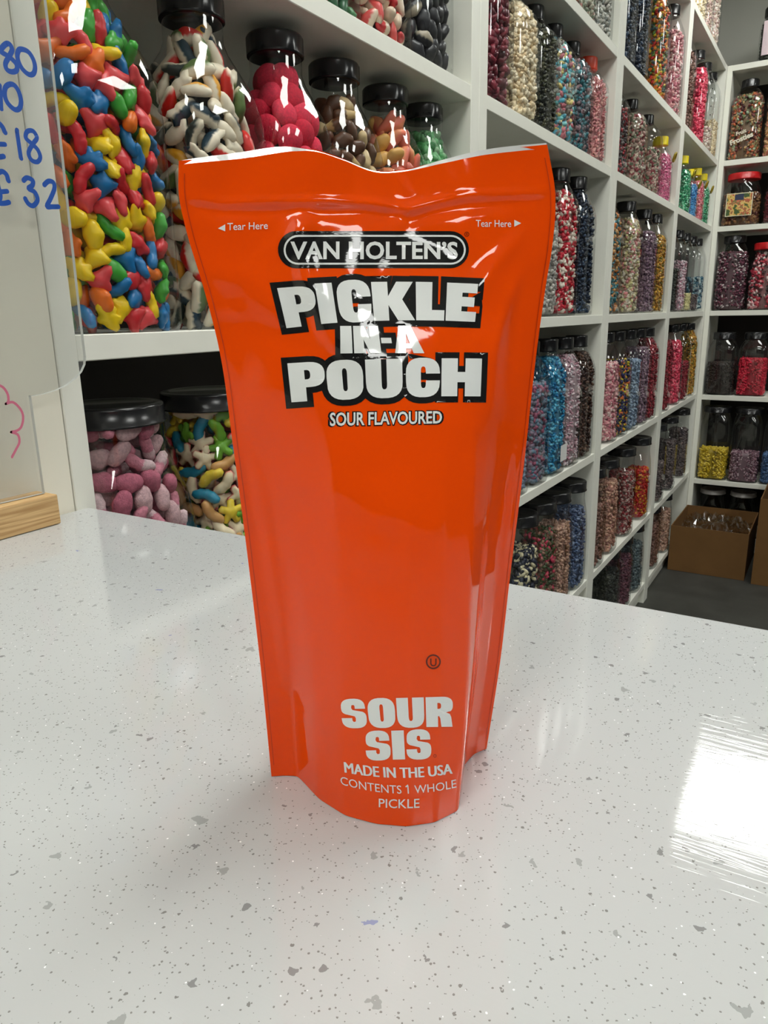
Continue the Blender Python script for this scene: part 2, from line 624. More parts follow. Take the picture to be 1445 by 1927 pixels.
def fill_sweets(root_loc, rz, kind, w, d, h, neck, r, level, kinds, where, group, zmax=None, zmin=None, name='sweet', layer=0.55):
    """kinds: (weight, shape, size, cols, mode, material, words, category)"""
    P, q = settle(kind, w, d, h, neck, r, level, zmax=zmax)
    wts = np.array([k[0] for k in kinds], float)
    wts /= wts.sum()
    rng = np.random.default_rng(int(root_loc[0] * 1000))
    cz, sz = math.cos(rz), math.sin(rz)
    for p, qq in zip(P, q):
        wx = root_loc[0] + cz * p[0] - sz * p[1]
        wy = root_loc[1] + sz * p[0] + cz * p[1]
        to = np.array([root_loc[0], root_loc[1]])
        dirc = -to / np.linalg.norm(to)
        side = ((wx - to[0]) * dirc[0] + (wy - to[1]) * dirc[1]) / (w / 2)
        if zmin is not None and p[2] < zmin:
            continue
        if side < -0.35 or (qq < layer and p[2] < level * h - 3 * r) or qq < 0.2:
            continue
        k = kinds[rng.choice(len(kinds), p=wts)]
        me = sweet_mesh(k[1], k[2], k[3], k[4], k[5])
        o = link(name if len(k) < 9 else k[8], me, None, None, (wx, wy, root_loc[2] + p[2]))
        # lie against the wall of the jar: flat side (local z) roughly towards the wall
        out = Vector((wx - to[0], wy - to[1], 0.0))
        if out.length < 1e-5 or qq < .75:
            out = Vector(rng.normal(size=3))
        out = (out.normalized() + Vector(rng.normal(size=3)) * 0.33).normalized()
        o.rotation_mode = 'QUATERNION'
        o.rotation_quaternion = out.to_track_quat('Z', 'Y') @ Matrix.Rotation(rng.uniform(0, 6.28), 3, 'Z').to_quaternion()
        rgt = ((wx - to[0]) * dirc[1] - (wy - to[1]) * dirc[0]) / (w / 2) * -1
        hz = p[2] / h
        zone = ('near the lid' if hz > .68 else 'at shoulder height' if hz > .52 else 'midway up' if hz > .36 else 'low down' if hz > .18 else 'at the bottom')
        zone += ', left side' if rgt < -.3 else ', right side' if rgt > .3 else ', centre'
        tag(o, '%s, %s' % (k[6], zone), k[7], group)


def fill_stuff(root_loc, rz, kind, w, d, h, neck, palette, level, size, label, sub=1, lo=0.0, aspect=(1.15, .75, .6), n=4.5, material=None, pn=240):
    """many small sweets that show as texture: one mesh of real pieces lining the jar, with a core behind them"""
    rng = np.random.default_rng(int(abs(root_loc[0] * 7919 + root_loc[2] * 1543 + root_loc[1] * 104729)) + 5)
    size *= 0.66
    sub = 2 if sub == 2 else 0
    pn = int(np.clip(2.4 * (w + d * 1.4) * level * h / (1.9 * size * size), 140, 700 if sub else 1100))
    Vb, Fb = ico(sub)
    cols = np.array([lin(*c) for c in palette])
    Vs, Fs, Cs = [], [], []
    off = 0
    hh = level * h
    # piece centres on the inner wall, denser than needed so that no gap shows
    zz = rng.uniform(0.004 + size * .6, hh, pn)
    th = rng.uniform(np.pi * .85, np.pi * 2.15, pn)           # the sides that can be seen
    f = np.interp(zz / h, [q[0] for q in PROFILES[kind]], [q[1] for q in PROFILES[kind]])
    a = neck + (w / 2 - neck) * f - size * 1.1 - .001
    b = neck + (d / 2 - neck) * f - size * 1.1 - .001
    e = 2 + (n - 2) * f
    c, s = np.cos(th), np.sin(th)
    px = a * np.sign(c) * np.abs(c) ** (2 / e)
    py = b * np.sign(s) * np.abs(s) ** (2 / e)
    dep = rng.uniform(0.84, 1.0, pn)
    px *= dep
    py *= dep
    ntop = max(10, pn // 10)
    fl = profile_at(kind, level)
    tx = rng.uniform(-.8, .8, ntop) * (neck + (w / 2 - neck) * fl - size)
    ty = rng.uniform(-.8, .8, ntop) * (neck + (d / 2 - neck) * fl - size)
    px = np.concatenate([px, tx]); py = np.concatenate([py, ty]); zz = np.concatenate([zz, np.full(ntop, hh - size * .3)])
    A = rng.normal(size=(len(px), 4))
    A /= np.linalg.norm(A, axis=1)[:, None]
    base = Vb * np.array(aspect)
    for i in range(len(px)):
        qw, qx, qy, qz = A[i]
        R = np.array([[1 - 2 * (qy * qy + qz * qz), 2 * (qx * qy - qz * qw), 2 * (qx * qz + qy * qw)],
                      [2 * (qx * qy + qz * qw), 1 - 2 * (qx * qx + qz * qz), 2 * (qy * qz - qx * qw)],
                      [2 * (qx * qz - qy * qw), 2 * (qy * qz + qx * qw), 1 - 2 * (qx * qx + qy * qy)]])
        sz = size * rng.uniform(.8, 1.15)
        Vs.append(base @ R.T * sz + np.array([px[i], py[i], zz[i]]))
        Fs.append(Fb + off)
        off += len(Vb)
        cc = cols[rng.integers(len(cols))] * rng.uniform(.82, 1.15)
        Cs.append(np.tile(cc, (len(Vb), 1)))
    # core: colour darkened to paint shade into the gaps between pieces
    k = 16
    rings = []
    for zf in np.linspace(0.01, max(level - .01, .05), 8):
        f = profile_at(kind, zf)
        rings.append(se_ring(max(neck + (w / 2 - neck) * f - size * 2.3, .003), max(neck + (d / 2 - neck) * f - size * 2.3, .003), 2 + (n - 2) * f, k, zf * h))
    Vc, Fcq = loft(rings, True, True)
    Fc = []
    for q in Fcq:
        for j in range(1, len(q) - 1):
            Fc.append((q[0], q[j], q[j + 1]))
    Vs.append(Vc)
    Fs.append(np.array(Fc) + off)
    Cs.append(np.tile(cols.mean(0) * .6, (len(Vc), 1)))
    V = np.concatenate(Vs)
    Fa = np.concatenate(Fs)
    Cc = np.concatenate(Cs)
    me = bpy.data.meshes.new('sweets')
    me.vertices.add(len(V))
    me.vertices.foreach_set('co', V.ravel())
    me.loops.add(len(Fa) * 3)
    me.loops.foreach_set('vertex_index', Fa.ravel().astype(np.int32))
    me.polygons.add(len(Fa))
    me.polygons.foreach_set('loop_start', np.arange(0, len(Fa) * 3, 3, dtype=np.int32))
    me.update(calc_edges=True)
    me.shade_smooth()
    ca = me.color_attributes.new('Col', 'FLOAT_COLOR', 'POINT')
    ca.data.foreach_set('color', np.concatenate([Cc, np.ones((len(Cc), 1))], 1).ravel())
    me.materials.append(material or CANDY)
    o = link('sweets', me, None, None, root_loc, (0, 0, rz))
    tag(o, label, 'sweets', None, 'stuff')
    return o


def jar(label, kind, loc, w, d, h, neck, lid_r, lid_h, lid_mat=None, rz=0.0, ribs=True, name='sweet_jar', group='sweet jars on the shelves'):
    t = empty(name, loc, rz)
    tag(t, label, 'jar', group)
    link('jar_body', jar_body_mesh(kind, w, d, h, neck), None, t)
    link('lid', lid_mesh(lid_r, lid_h, ribs, lid_mat or BLACKLID), None, t, (0, 0, h - lid_h))
    return t


ORD = ['rightmost', 'second from right', 'third from right', 'fourth from right', 'fifth from right', 'sixth from right']
ROWN = {'S5': 'case top', 'S4': 'top shelf', 'S3': 'upper shelf', 'S2': 'eye-level shelf', 'S1': 'lower shelf', 'S0': 'low shelf', 'SB': 'bottom shelf'}
BAYN = {1: 'first bookcase', 2: 'second bookcase', 3: 'third bookcase', 4: 'last bookcase'}
RED_L = mat('red_lid_plastic', lin(196, 30, 34), 0.35)
ORANGE_L = mat('orange_red_lid', lin(226, 74, 44), 0.35)
YEL_L = mat('yellow_lid_plastic', lin(246, 222, 20), 0.35)

# palettes (sRGB)
C_DKRED = [(110, 30, 45), (130, 40, 55), (85, 22, 35)]
C_CREAM = [(232, 214, 178), (240, 226, 196), (222, 198, 158)]
C_OLIVE = [(48, 52, 40), (70, 74, 52), (35, 38, 32), (90, 88, 64)]
C_PASTEL = [(90, 180, 205), (225, 205, 130), (205, 120, 130), (150, 150, 140), (120, 190, 190), (110, 100, 95)]
C_TEAL = [(50, 110, 120), (95, 90, 100), (70, 140, 150), (140, 110, 115), (50, 60, 70)]
C_PINK = [(222, 150, 150), (236, 180, 170), (205, 130, 135)]
C_REDWHITE = [(190, 25, 45), (235, 222, 205), (205, 40, 60), (240, 230, 215), (170, 15, 35)]
C_NAVY = [(24, 34, 52), (30, 45, 66), (15, 20, 32), (60, 80, 105)]
C_WHITEPINK = [(225, 210, 195), (215, 180, 175), (200, 180, 160), (235, 225, 215)]
C_GREYPINK = [(110, 120, 135), (150, 80, 105), (90, 120, 140), (130, 110, 130)]
C_BLUE = [(30, 130, 175), (60, 160, 200), (20, 100, 150), (110, 190, 215)]
C_PALEPINK = [(214, 176, 186), (226, 208, 212), (190, 140, 155), (200, 190, 195)]
C_BROWN = [(58, 36, 28), (80, 52, 40), (45, 26, 22), (95, 66, 50)]
C_CREAMNAVY = [(30, 34, 50), (225, 215, 180), (40, 45, 65), (26, 28, 40), (210, 200, 165)]
C_GREENPINK = [(70, 84, 50), (200, 60, 90), (90, 60, 50), (150, 110, 90), (60, 74, 44)]
C_TAN = [(178, 140, 116), (196, 160, 140), (160, 120, 104)]
C_SLATE = [(70, 88, 122), (92, 112, 146), (54, 68, 100), (120, 134, 160)]
C_MULTI = [(200, 50, 45), (235, 205, 60), (220, 120, 40), (90, 130, 60), (120, 120, 110), (230, 140, 60), (70, 90, 90)]
C_ROSE = [(205, 130, 140), (220, 160, 160), (230, 200, 195), (190, 110, 125)]
C_MIXGREY = [(170, 150, 135), (200, 185, 165), (150, 70, 75), (120, 130, 105), (190, 150, 140)]
C_PINKY = [(225, 120, 160), (238, 160, 185), (215, 100, 145)]
C_ORTEAL = [(214, 130, 60), (60, 130, 140), (220, 170, 110), (50, 100, 110)]
C_PALEMIX = [(214, 206, 150), (214, 140, 140), (200, 190, 170), (180, 170, 130), (220, 210, 190)]
C_MAUVE = [(134, 108, 122), (150, 124, 136), (116, 88, 108)]
C_GOLD = [(196, 140, 40), (220, 170, 60), (120, 110, 40), (160, 110, 40)]
C_NAVYMULTI = [(32, 34, 90), (40, 46, 70), (210, 110, 50), (225, 205, 50), (60, 66, 86)]
C_ICE = [(130, 150, 175), (160, 178, 196), (112, 128, 150)]
C_RUBY = [(140, 32, 46), (165, 50, 62), (112, 22, 36)]
C_REDGOLD = [(170, 28, 24), (190, 40, 30), (206, 140, 40), (150, 20, 20)]
C_BRPINK = [(96, 66, 54), (120, 84, 70), (150, 110, 100)]
C_FOIL = [(226, 70, 100), (240, 110, 130), (200, 40, 75)]
C_GREENT = [(40, 150, 100), (80, 180, 130), (30, 110, 80), (150, 215, 180)]
C_BLUET = [(60, 130, 190), (90, 160, 210)]
C_PINKT = [(226, 130, 140), (240, 170, 170), (214, 100, 120)]
C_SMOKE = [(96, 86, 86), (120, 104, 100), (80, 70, 72)]
C_TEALW = [(60, 110, 130), (210, 225, 225), (40, 80, 100), (150, 180, 190)]
C_DARK = [(40, 44, 40), (56, 60, 52), (30, 32, 30)]
C_HUM = [(110, 50, 70), (200, 185, 185), (80, 36, 52), (140, 80, 98), (50, 30, 38)]
C_STRIPE = [(190, 60, 75), (235, 215, 210), (60, 40, 40), (160, 40, 60), (225, 160, 165)]
C_RED = [(205, 30, 60), (220, 50, 75), (180, 20, 45)]
C_YEL = [(220, 190, 50), (232, 206, 80), (200, 168, 36)]
C_MAUVEW = [(140, 100, 112), (190, 165, 172), (112, 76, 92), (160, 124, 136)]
C_BLUE2 = [(70, 104, 150), (96, 128, 172), (52, 82, 124)]
C_FRUIT = [(170, 120, 90), (130, 60, 60), (190, 160, 110), (120, 130, 90), (90, 50, 50), (170, 190, 160), (206, 110, 70), (140, 110, 70)]
C_PEACHM = [(225, 180, 130), (210, 130, 110), (235, 210, 170), (200, 150, 90)]

YC = D + 0.046
SHORT = dict(kind='saver', w=.10, d=.092, h=.218, neck=.019, lid_r=.0205, lid_h=.026)
TALL = dict(kind='saver', w=.106, d=.092, h=.306, neck=.026, lid_r=.028, lid_h=.028)
WIDEJ = dict(kind='wide', w=.112, d=.092, h=.29, neck=.042, lid_r=.046, lid_h=.026)
HANDLE = dict(kind='handle', w=.085, d=.08, h=.195, neck=.022, lid_r=.0245, lid_h=.026, lid_mat=YEL_L)


def plate(name, parent, u0, u1, z0, z1, d, material, bow=0.0):
    """thin slightly bowed sticker on the front (-y local) face of a jar"""
    V, Fc = [], []
    k = 9
    for j, z in enumerate((z0, z1)):
        for i in range(k):
            u = u0 + (u1 - u0) * i / (k - 1)
            V.append((u, -d - 0.0006 + bow * ((u - (u0 + u1) / 2) / ((u1 - u0) / 2)) ** 2, z))
    for i in range(k - 1):
        Fc.append((i, i + 1, k + i + 1, k + i))
    me = mesh_from(name, V, Fc, True)
    return link(name, me, material, parent)



def handle_mesh():
    if 'handle' in MESH_CACHE:
        return MESH_CACHE['handle']
    V, Fc = [], []
    for i, a in enumerate(np.linspace(0, 2 * np.pi, 17)[:-1]):
        for b in np.linspace(0, 2 * np.pi, 7)[:-1]:
            rr = .0125 + .0032 * math.cos(b)
            V.append((rr * math.cos(a) * .9, -.006 + .0032 * math.sin(b) - .004 * math.sin(a), rr * math.sin(a)))
    for i in range(16):
        for j in range(6):
            Fc.append((i * 6 + j, ((i + 1) % 16) * 6 + j, ((i + 1) % 16) * 6 + (j + 1) % 6, i * 6 + (j + 1) % 6))
    me = mesh_from('handle', V, Fc, True)
    me.materials.append(mat('amber_handle', lin(150, 130, 20), .3))
    MESH_CACHE['handle'] = me
    return me


def row(bay, shelf, items, base=SHORT, sub=1, pn=260):
    sub = 1 if bay == 2 else 0
    """items from left to right: (x, contents words, palette, level, size, overrides)"""
    n = len(items)
    for i, it in enumerate(items):
        x, words, pal, level, size = it[:5]
        o = dict(base)
        ex = it[5] if len(it) > 5 else {}
        fillkw = {k: ex[k] for k in ('aspect',) if k in ex}
        dy = ex.get('dy', 0.0)
        m = ex.get('material')
        o.update({k: v for k, v in ex.items() if k not in ('aspect', 'dy', 'material', 'lidword', 'sticker')})
        pos = '%s, %s, %s' % (ORD[n - 1 - i], ROWN[shelf], BAYN[bay])
        lw = ex.get('lidword', 'black')
        loc = (x, YC + dy, TOPZ[shelf] + 0.0005)
        k = o.pop('kind')
        t = jar('%s-lidded jar of %s, %s' % (lw, words, pos), k, loc, o['w'], o['d'], o['h'], o['neck'], o['lid_r'], o['lid_h'],
            o.get('lid_mat'), 0.0)
        if k == 'handle':
            link('handle', handle_mesh(), None, t, (o['w'] * .30, -o['d'] / 2 + .004, o['h'] * .70))
        if 'sticker' in ex:
            plate('sticker', t, -.004, .042, .028, .066, o['d'] / 2, mat('white_sticker', (.7, .7, .68), .6))
        fill_stuff((loc[0], loc[1], loc[2] + .0015), 0.0, k, o['w'], o['d'], o['h'], o['neck'], pal, level, size,
                   '%s inside jar %s' % (words, pos), sub, material=m, pn=pn, **fillkw)


# ---- bookcase 2
RW = dict(lid_mat=ORANGE_L, lidword='orange', lid_r=.0235)
row(2, 'S4', [(1.60, 'orange brown sweets', [(190, 96, 50), (150, 90, 60), (210, 140, 90)], .7, .010),
              (1.725, 'grey green sweets', [(150, 150, 130), (190, 185, 165), (120, 130, 110), (160, 110, 100)], .7, .010),
              (1.845, 'pale grey sweets', [(180, 180, 170), (150, 155, 150), (205, 200, 190)], .7, .010)], TALL)
row(2, 'S3', [(1.262, 'dark red discs', C_DKRED, .80, .016, dict(aspect=(1, 1, .45))),
              (1.39, 'cream sweets', C_CREAM, .85, .010),
              (1.497, 'olive black sweets', C_OLIVE, .82, .007),
              (1.61, 'blue pastel sweets', C_PASTEL, .86, .012),
              (1.728, 'teal wrapped sweets', C_TEAL, .80, .011),
              (1.845, 'pale pink crystals', C_PINK, .78, .006, RW)], SHORT, 1, 420)
row(2, 'S2', [(1.545, 'greyish sweets', [(190, 185, 178), (205, 200, 192), (170, 165, 160)], .6, .009),
              (1.672, 'red white sweets', C_REDWHITE, .84, .010),
              (1.80, 'navy liquorice sweets', C_NAVY, .90, .008),
              (1.868, 'white pink sweets', C_WHITEPINK, .72, .009, dict(w=.09, dy=.097))], TALL, 1, 420)
row(2, 'S1', [(1.40, 'mint green sweets', C_ICE, .7, .009),
              (1.52, 'grey pink sweets', C_GREYPINK, .70, .012),
              (1.64, 'bright blue crystals', C_BLUE, .86, .007, dict(sticker=1)),
              (1.755, 'pale pink crystals', C_PALEPINK, .86, .006),
              (1.868, 'dark brown sweets', C_BROWN, .86, .008)], TALL, 1, 420)
row(2, 'S0', [(1.50, 'cream navy sweets', C_CREAMNAVY, .7, .013),
              (1.625, 'green pink sweets', C_GREENPINK, .74, .011),
              (1.735, 'tan sweets', C_TAN, .70, .008),
              (1.866, 'slate blue sweets', C_SLATE, .74, .008)], WIDEJ, 1, 380)
# ---- bookcase 3
row(3, 'S4', [(2.06, 'black sweets', C_NAVY, .7, .009),
              (2.20, 'navy ribbon sweets', C_NAVY, .80, .009),
              (2.45, 'rainbow mixed sweets', C_MULTI, .84, .011),
              (2.665, 'pale rose sweets', C_ROSE, .74, .010)], TALL)
row(3, 'S3', [(2.05, 'dark red mix', [(70, 60, 60), (170, 50, 60), (90, 80, 78)], .7, .009),
              (2.255, 'pink brown sweets', C_MIXGREY, .80, .010),
              (2.45, 'grey mixed sweets', C_MIXGREY[1:], .55, .009),
              (2.655, 'pink sherbet', C_PINKY, .72, .006, dict(HANDLE, lidword='yellow'))], SHORT)
row(3, 'S2', [(2.055, 'orange teal sweets', C_ORTEAL, .82, .009),
              (2.28, 'pale mixed sweets', C_PALEMIX, .84, .010),
              (2.49, 'mauve sweets', C_MAUVE, .78, .008),
              (2.64, 'gold wrapped sweets', C_GOLD, .78, .009)], TALL)
row(3, 'S1', [(2.13, 'rose pink sweets', C_ROSE, .72, .010),
              (2.255, 'navy mixed sweets', C_NAVYMULTI, .72, .010),
              (2.39, 'ice blue sweets', C_ICE, .70, .008),
              (2.52, 'dark pink sweets', C_MAUVE, .80, .009),
              (2.65, 'ruby red sweets', C_RUBY, .88, .008)], TALL)
row(3, 'S0', [(2.06, 'dull brown sweets', C_BRPINK, .6, .01),
              (2.21, 'peach pink sweets', [(190, 140, 120), (205, 165, 140), (170, 120, 108)], .76, .009),
              (2.42, 'red white mix', [(150, 50, 56), (190, 170, 160), (120, 40, 46), (160, 120, 112)], .72, .008),
              (2.648, 'red gold sweets', C_REDGOLD, .60, .012)], WIDEJ)
row(3, 'SB', [(2.30, 'dark sweets', C_DARK, .7, .010),
              (2.47, 'plum sweets', [(92, 52, 66), (110, 64, 76), (80, 44, 58)], .7, .009),
              (2.64, 'grey teal sweets', [(84, 100, 104), (110, 122, 124), (66, 80, 86)], .7, .009)], dict(WIDEJ, h=.25))
# ---- bookcase 4
row(4, 'S5', [(2.98, 'cream twists', C_CREAM, .84, .011),
              (3.12, 'beige pink sweets', [(220, 200, 180), (225, 190, 185), (200, 180, 160)], .84, .010),
              (3.28, 'pale cream sweets', C_WHITEPINK, .8, .010)], SHORT)
row(4, 'S4', [(2.89, 'brown sweets', C_BRPINK, .74, .009),
              (3.15, 'bright pink sweets', C_FOIL, .80, .010),
              (3.31, 'few pale sweets', C_WHITEPINK, .25, .009),
              (3.455, 'few cream sweets', C_CREAM, .42, .009)], TALL, 0)
row(4, 'S3', [(3.02, 'green foil sweets', C_GREENT, .74, .007),
              (3.16, 'blue foil sweets', C_BLUET, .66, .007, dict(h=.17)),
              (3.31, 'pink foil sweets', C_PINKT, .74, .007),
              (3.452, 'pale green foils', C_GREENT, .74, .007)], dict(HANDLE, lidword='yellow'), 0)
row(4, 'S2', [(2.89, 'dark green sweets', C_DARK, .5, .009),
              (3.04, 'pale pink sticks', C_PALEPINK, .62, .008),
              (3.18, 'few lemon sweets', C_PALEMIX[:1], .22, .010),
              (3.325, 'few smoky sweets', C_SMOKE, .22, .008),
              (3.457, 'teal white sweets', C_TEALW, .46, .013)], dict(TALL, h=.29), 0)
row(4, 'S1', [(2.89, 'ruby sweets', C_RUBY, .8, .009),
              (3.10, 'pink foil hearts', C_FOIL, .80, .009),
              (3.27, 'brown red sweets', C_RUBY, .5, .009),
              (3.457, 'gold twist sweets', C_GOLD, .92, .011)], TALL, 0)
row(4, 'S0', [(2.92, 'dark plum sweets', C_SMOKE, .5, .009),
              (3.15, 'smoky sweets', C_SMOKE, .66, .009),
              (3.42, 'dusky sweets', C_SMOKE, .70, .009)], dict(WIDEJ, h=.30), 0)

row(4, 'SB', [(2.93, 'brown fudge', C_BRPINK, .7, .012),
              (3.16, 'tan fudge', C_TAN, .7, .012)], dict(WIDEJ, h=.25), 0)

# ---- corner bookcase: (y centre, ...)
CXC = XR + 0.062


def crow(shelf, items):
    for (y, w, h, neck, lid_r, lid_h, lm, lw, words, pal, level, size, pos, kind) in items:
        loc = (CXC, y, CTOP[shelf] + .0005)
        lw2 = lw + '-lidded ' if lw else ''
        t = jar('%sjar of %s, %s' % (lw2, words, pos), kind, loc, w, min(w, .115), h, neck, lid_r, lid_h, lm, -math.pi / 2)
        fill_stuff((loc[0], loc[1], loc[2] + .0015), -math.pi / 2, kind, w, min(w, .115), h, neck, pal, level, size,
                   '%s inside jar, %s' % (words, pos), 1, pn=300)
        yield t


t_ = list(crow('S5', [(.372, .10, .195, .036, .040, .032, BLACKLID, 'black', 'dark sweets', C_DARK, .75, .009, 'standing on top of corner bookcase', 'wide')]))
label_m = mat('pale_paper_label', lin(236, 214, 222), 0.6)


plate('label', t_[0], -.034, .034, .02, .14, .050, label_m, .003)
t_ = list(crow('S4', [(.439, .125, .30, .030, .033, .03, BLACKLID, 'black', 'mixed fruit sweets', C_FRUIT, .80, .012, 'leftmost, top shelf, corner bookcase', 'saver'),
                      (.308, .125, .30, .030, .033, .03, BLACKLID, 'black', 'peach sweets', C_PEACHM, .80, .012, 'second, top shelf, corner bookcase', 'saver')]))
FRUIT_JAR = t_[0]
t_ = list(crow('S3', [(.426, .150, .205, .056, .063, .026, RED_L, 'red', 'brown fruit sweets', [(110, 70, 44), (140, 96, 60), (90, 40, 34), (150, 110, 70)], .60, .012, 'with a picture label, corner bookcase', 'wide'),
                      (.272, .14, .205, .050, .056, .026, RED_L, 'red', 'dark red sweets', C_DKRED, .6, .010, 'by the picture-labelled jar, corner bookcase', 'wide')]))
PICT_JAR = t_[0]
list(crow('S2', [(.437, .128, .305, .040, .044, .03, BLACKLID, 'black', 'purple humbugs', C_HUM, .78, .009, 'left, eye-level shelf, corner bookcase', 'saver'),
                 (.301, .138, .27, .054, .060, .028, RED_L, 'red', 'striped humbugs', C_STRIPE, .84, .014, 'eye-level shelf, corner bookcase', 'wide')]))
list(crow('S1', [(.440, .122, .27, .040, .046, .03, BLACKLID, 'black', 'dark chocolate sweets', [(52, 42, 38), (66, 54, 48), (40, 32, 30)], .52, .007, 'left, lower shelf, corner bookcase', 'saver'),
                 (.315, .122, .27, .040, .046, .03, BLACKLID, 'black', 'bright red sweets', C_RED, .58, .010, 'lower shelf, corner bookcase', 'saver')]))
list(crow('S0', [(.437, .128, .33, .052, .058, .026, BLACKLID, 'black', 'yellow sweets', C_YEL, .42, .011, 'left, low shelf, corner bookcase', 'saver'),
                 (.308, .124, .33, .052, .058, .026, BLACKLID, 'black', 'mauve crystals', C_MAUVEW, .40, .007, 'middle, low shelf, corner bookcase', 'saver'),
                 (.182, .120, .33, .052, .058, .026, BLACKLID, 'black', 'blue sweets', C_BLUE2, .40, .009, 'right, low shelf, corner bookcase', 'saver')]))

# ---- bookcase 1: near jars, their sweets one by one
VIC = dict(w=.110, d=.100, h=.308, neck=.029)
VY = D + 0.0515


VICW = dict(VIC, w=.122)


def vjar(x, label, lid_r=.0315, v=VIC):
    return jar(label, 'victorian', (x, VY, TOPZ['S2'] + .0005), v['w'], v['d'], v['h'], v['neck'], lid_r, .0215)


G = lambda *c: (lin(*c),)
vjar(.458, 'jar of rainbow dinosaur jellies beside the acrylic price sign', v=VICW)
vjar(.598, 'jar of striped white, green and red jelly slices by the rainbow jar', v=VICW)
vjar(.724, 'jar of crimson sugared discs behind the top of the pouch')
vjar(.838, 'jar of brown and cream sweets right of the crimson discs')
vjar(.960, 'jar of peach jelly sweets, fifth along the eye-level shelf')
vjar(1.0685, 'jar of green sweets at the right end of the eye-level shelf', .0295)

JELLY = []
for cname, rgb_, wt in (('red', (206, 40, 48), 1.2), ('coral red', (226, 74, 78), 1.2), ('orange', (238, 116, 30), 1.2), ('yellow', (240, 204, 20), 1.5),
                        ('green', (60, 160, 50), 1.0), ('blue', (20, 112, 172), 1.5)):
    for sh, sw in (('dino', 1.0), ('dino2', .9), ('worm', .6), ('pebble', .5)):
        JELLY.append((wt * sw, sh, .0108 if sh != 'pebble' else .0115, G(*rgb_), 'one', CANDY, cname + ' jelly dinosaur, rainbow jar', 'sweet', 'jelly_dinosaur'))
fill_sweets((.458, VY, TOPZ['S2'] + .002), 0, 'victorian', r=.0100, level=.87, kinds=JELLY, where='by the price sign', group='jelly dinosaurs in the rainbow jar', **VICW)

wht, drk, redc, grn, yelc, nav = lin(232, 220, 196), lin(40, 50, 46), lin(214, 36, 30), lin(96, 120, 66), lin(226, 160, 40), lin(30, 56, 70)
STRIPES = [(1.6, 'slice', .0135, (redc, wht), 'half', CANDY, 'red and white jelly slice, striped-slice jar', 'sweet', 'jelly_slice'),
           (1.5, 'slice', .0135, (grn, wht), 'half', CANDY, 'green and white jelly slice, striped-slice jar', 'sweet', 'jelly_slice'),
           (1.4, 'fish', .0130, (nav, wht), 'half', CANDY, 'dark teal and white jelly fish, striped-slice jar', 'sweet', 'jelly_fish'),
           (2.2, 'fish', .0130, (wht, wht), 'one', CANDY, 'white foam fish, striped-slice jar', 'sweet', 'foam_fish'),
           (1.0, 'worm', .0120, (drk, wht), 'half', CANDY, 'black and white jelly worm, striped-slice jar', 'sweet', 'jelly_worm'),
           (.9, 'slice', .0120, (yelc, wht), 'half', CANDY, 'amber and white jelly slice, striped-slice jar', 'sweet', 'jelly_slice')]
fill_sweets((.598, VY, TOPZ['S2'] + .002), 0, 'victorian', r=.0118, level=.87, kinds=STRIPES, where='behind the pouch', group='slices, striped-slice jar', **VIC)
CRIM = [(1, 'disc', .0146, G(206, 40, 66), 'one', SUGAR, 'crimson sugared disc, crimson jar', 'sweet', 'sugared_disc'),
        (1, 'disc', .0140, G(222, 58, 84), 'one', SUGAR, 'lighter crimson sugared disc, crimson jar', 'sweet', 'sugared_disc')]
fill_sweets((.724, VY, TOPZ['S2'] + .002), 0, 'victorian', r=.0148, level=.85, kinds=CRIM, where='behind the pouch', group='crimson sugared discs', zmin=.12, **VIC)
BRC = [(1.2, 'bottle', .0135, (lin(92, 58, 34), lin(206, 176, 120)), 'end', CANDY, 'brown and cream jelly bottle, brown-cream jar', 'sweet', 'jelly_bottle'),
       (1.0, 'pebble', .0120, G(212, 186, 138), 'one', CANDY, 'cream pebble sweet, brown-cream jar', 'sweet', 'pebble_sweet'),
       (1.3, 'pebble', .0120, G(88, 56, 36), 'one', CANDY, 'dark brown pebble sweet, brown-cream jar', 'sweet', 'pebble_sweet')]
fill_sweets((.838, VY, TOPZ['S2'] + .002), 0, 'victorian', r=.0118, level=.84, kinds=BRC, where='in the brown and cream jar', group='brown and cream sweets', zmin=.14, **VIC)
PEA = [(1.4, 'slice', .0140, (lin(226, 140, 96), lin(228, 120, 96)), 'half', CANDY, 'peach jelly heart, peach jar', 'sweet', 'jelly_heart'),
       (1.0, 'pebble', .0135, G(222, 170, 90), 'one', CANDY, 'amber jelly sweet, peach jar', 'sweet', 'jelly_sweet'),
       (.9, 'pebble', .0135, G(214, 112, 92), 'one', CANDY, 'salmon jelly sweet, peach jar', 'sweet', 'jelly_sweet')]
fill_sweets((.960, VY, TOPZ['S2'] + .002), 0, 'victorian', r=.0132, level=.84, kinds=PEA, where='in the peach jelly jar', group='peach jelly sweets', zmin=.15, **VIC)
fill_stuff((1.0685, VY, TOPZ['S2'] + .002), 0, 'victorian', palette=[(70, 150, 84), (110, 176, 120), (50, 120, 66), (150, 190, 150)], level=.86, size=.014,
           label='small green sweets filling jar at the shelf end', sub=2, pn=500, **VIC)

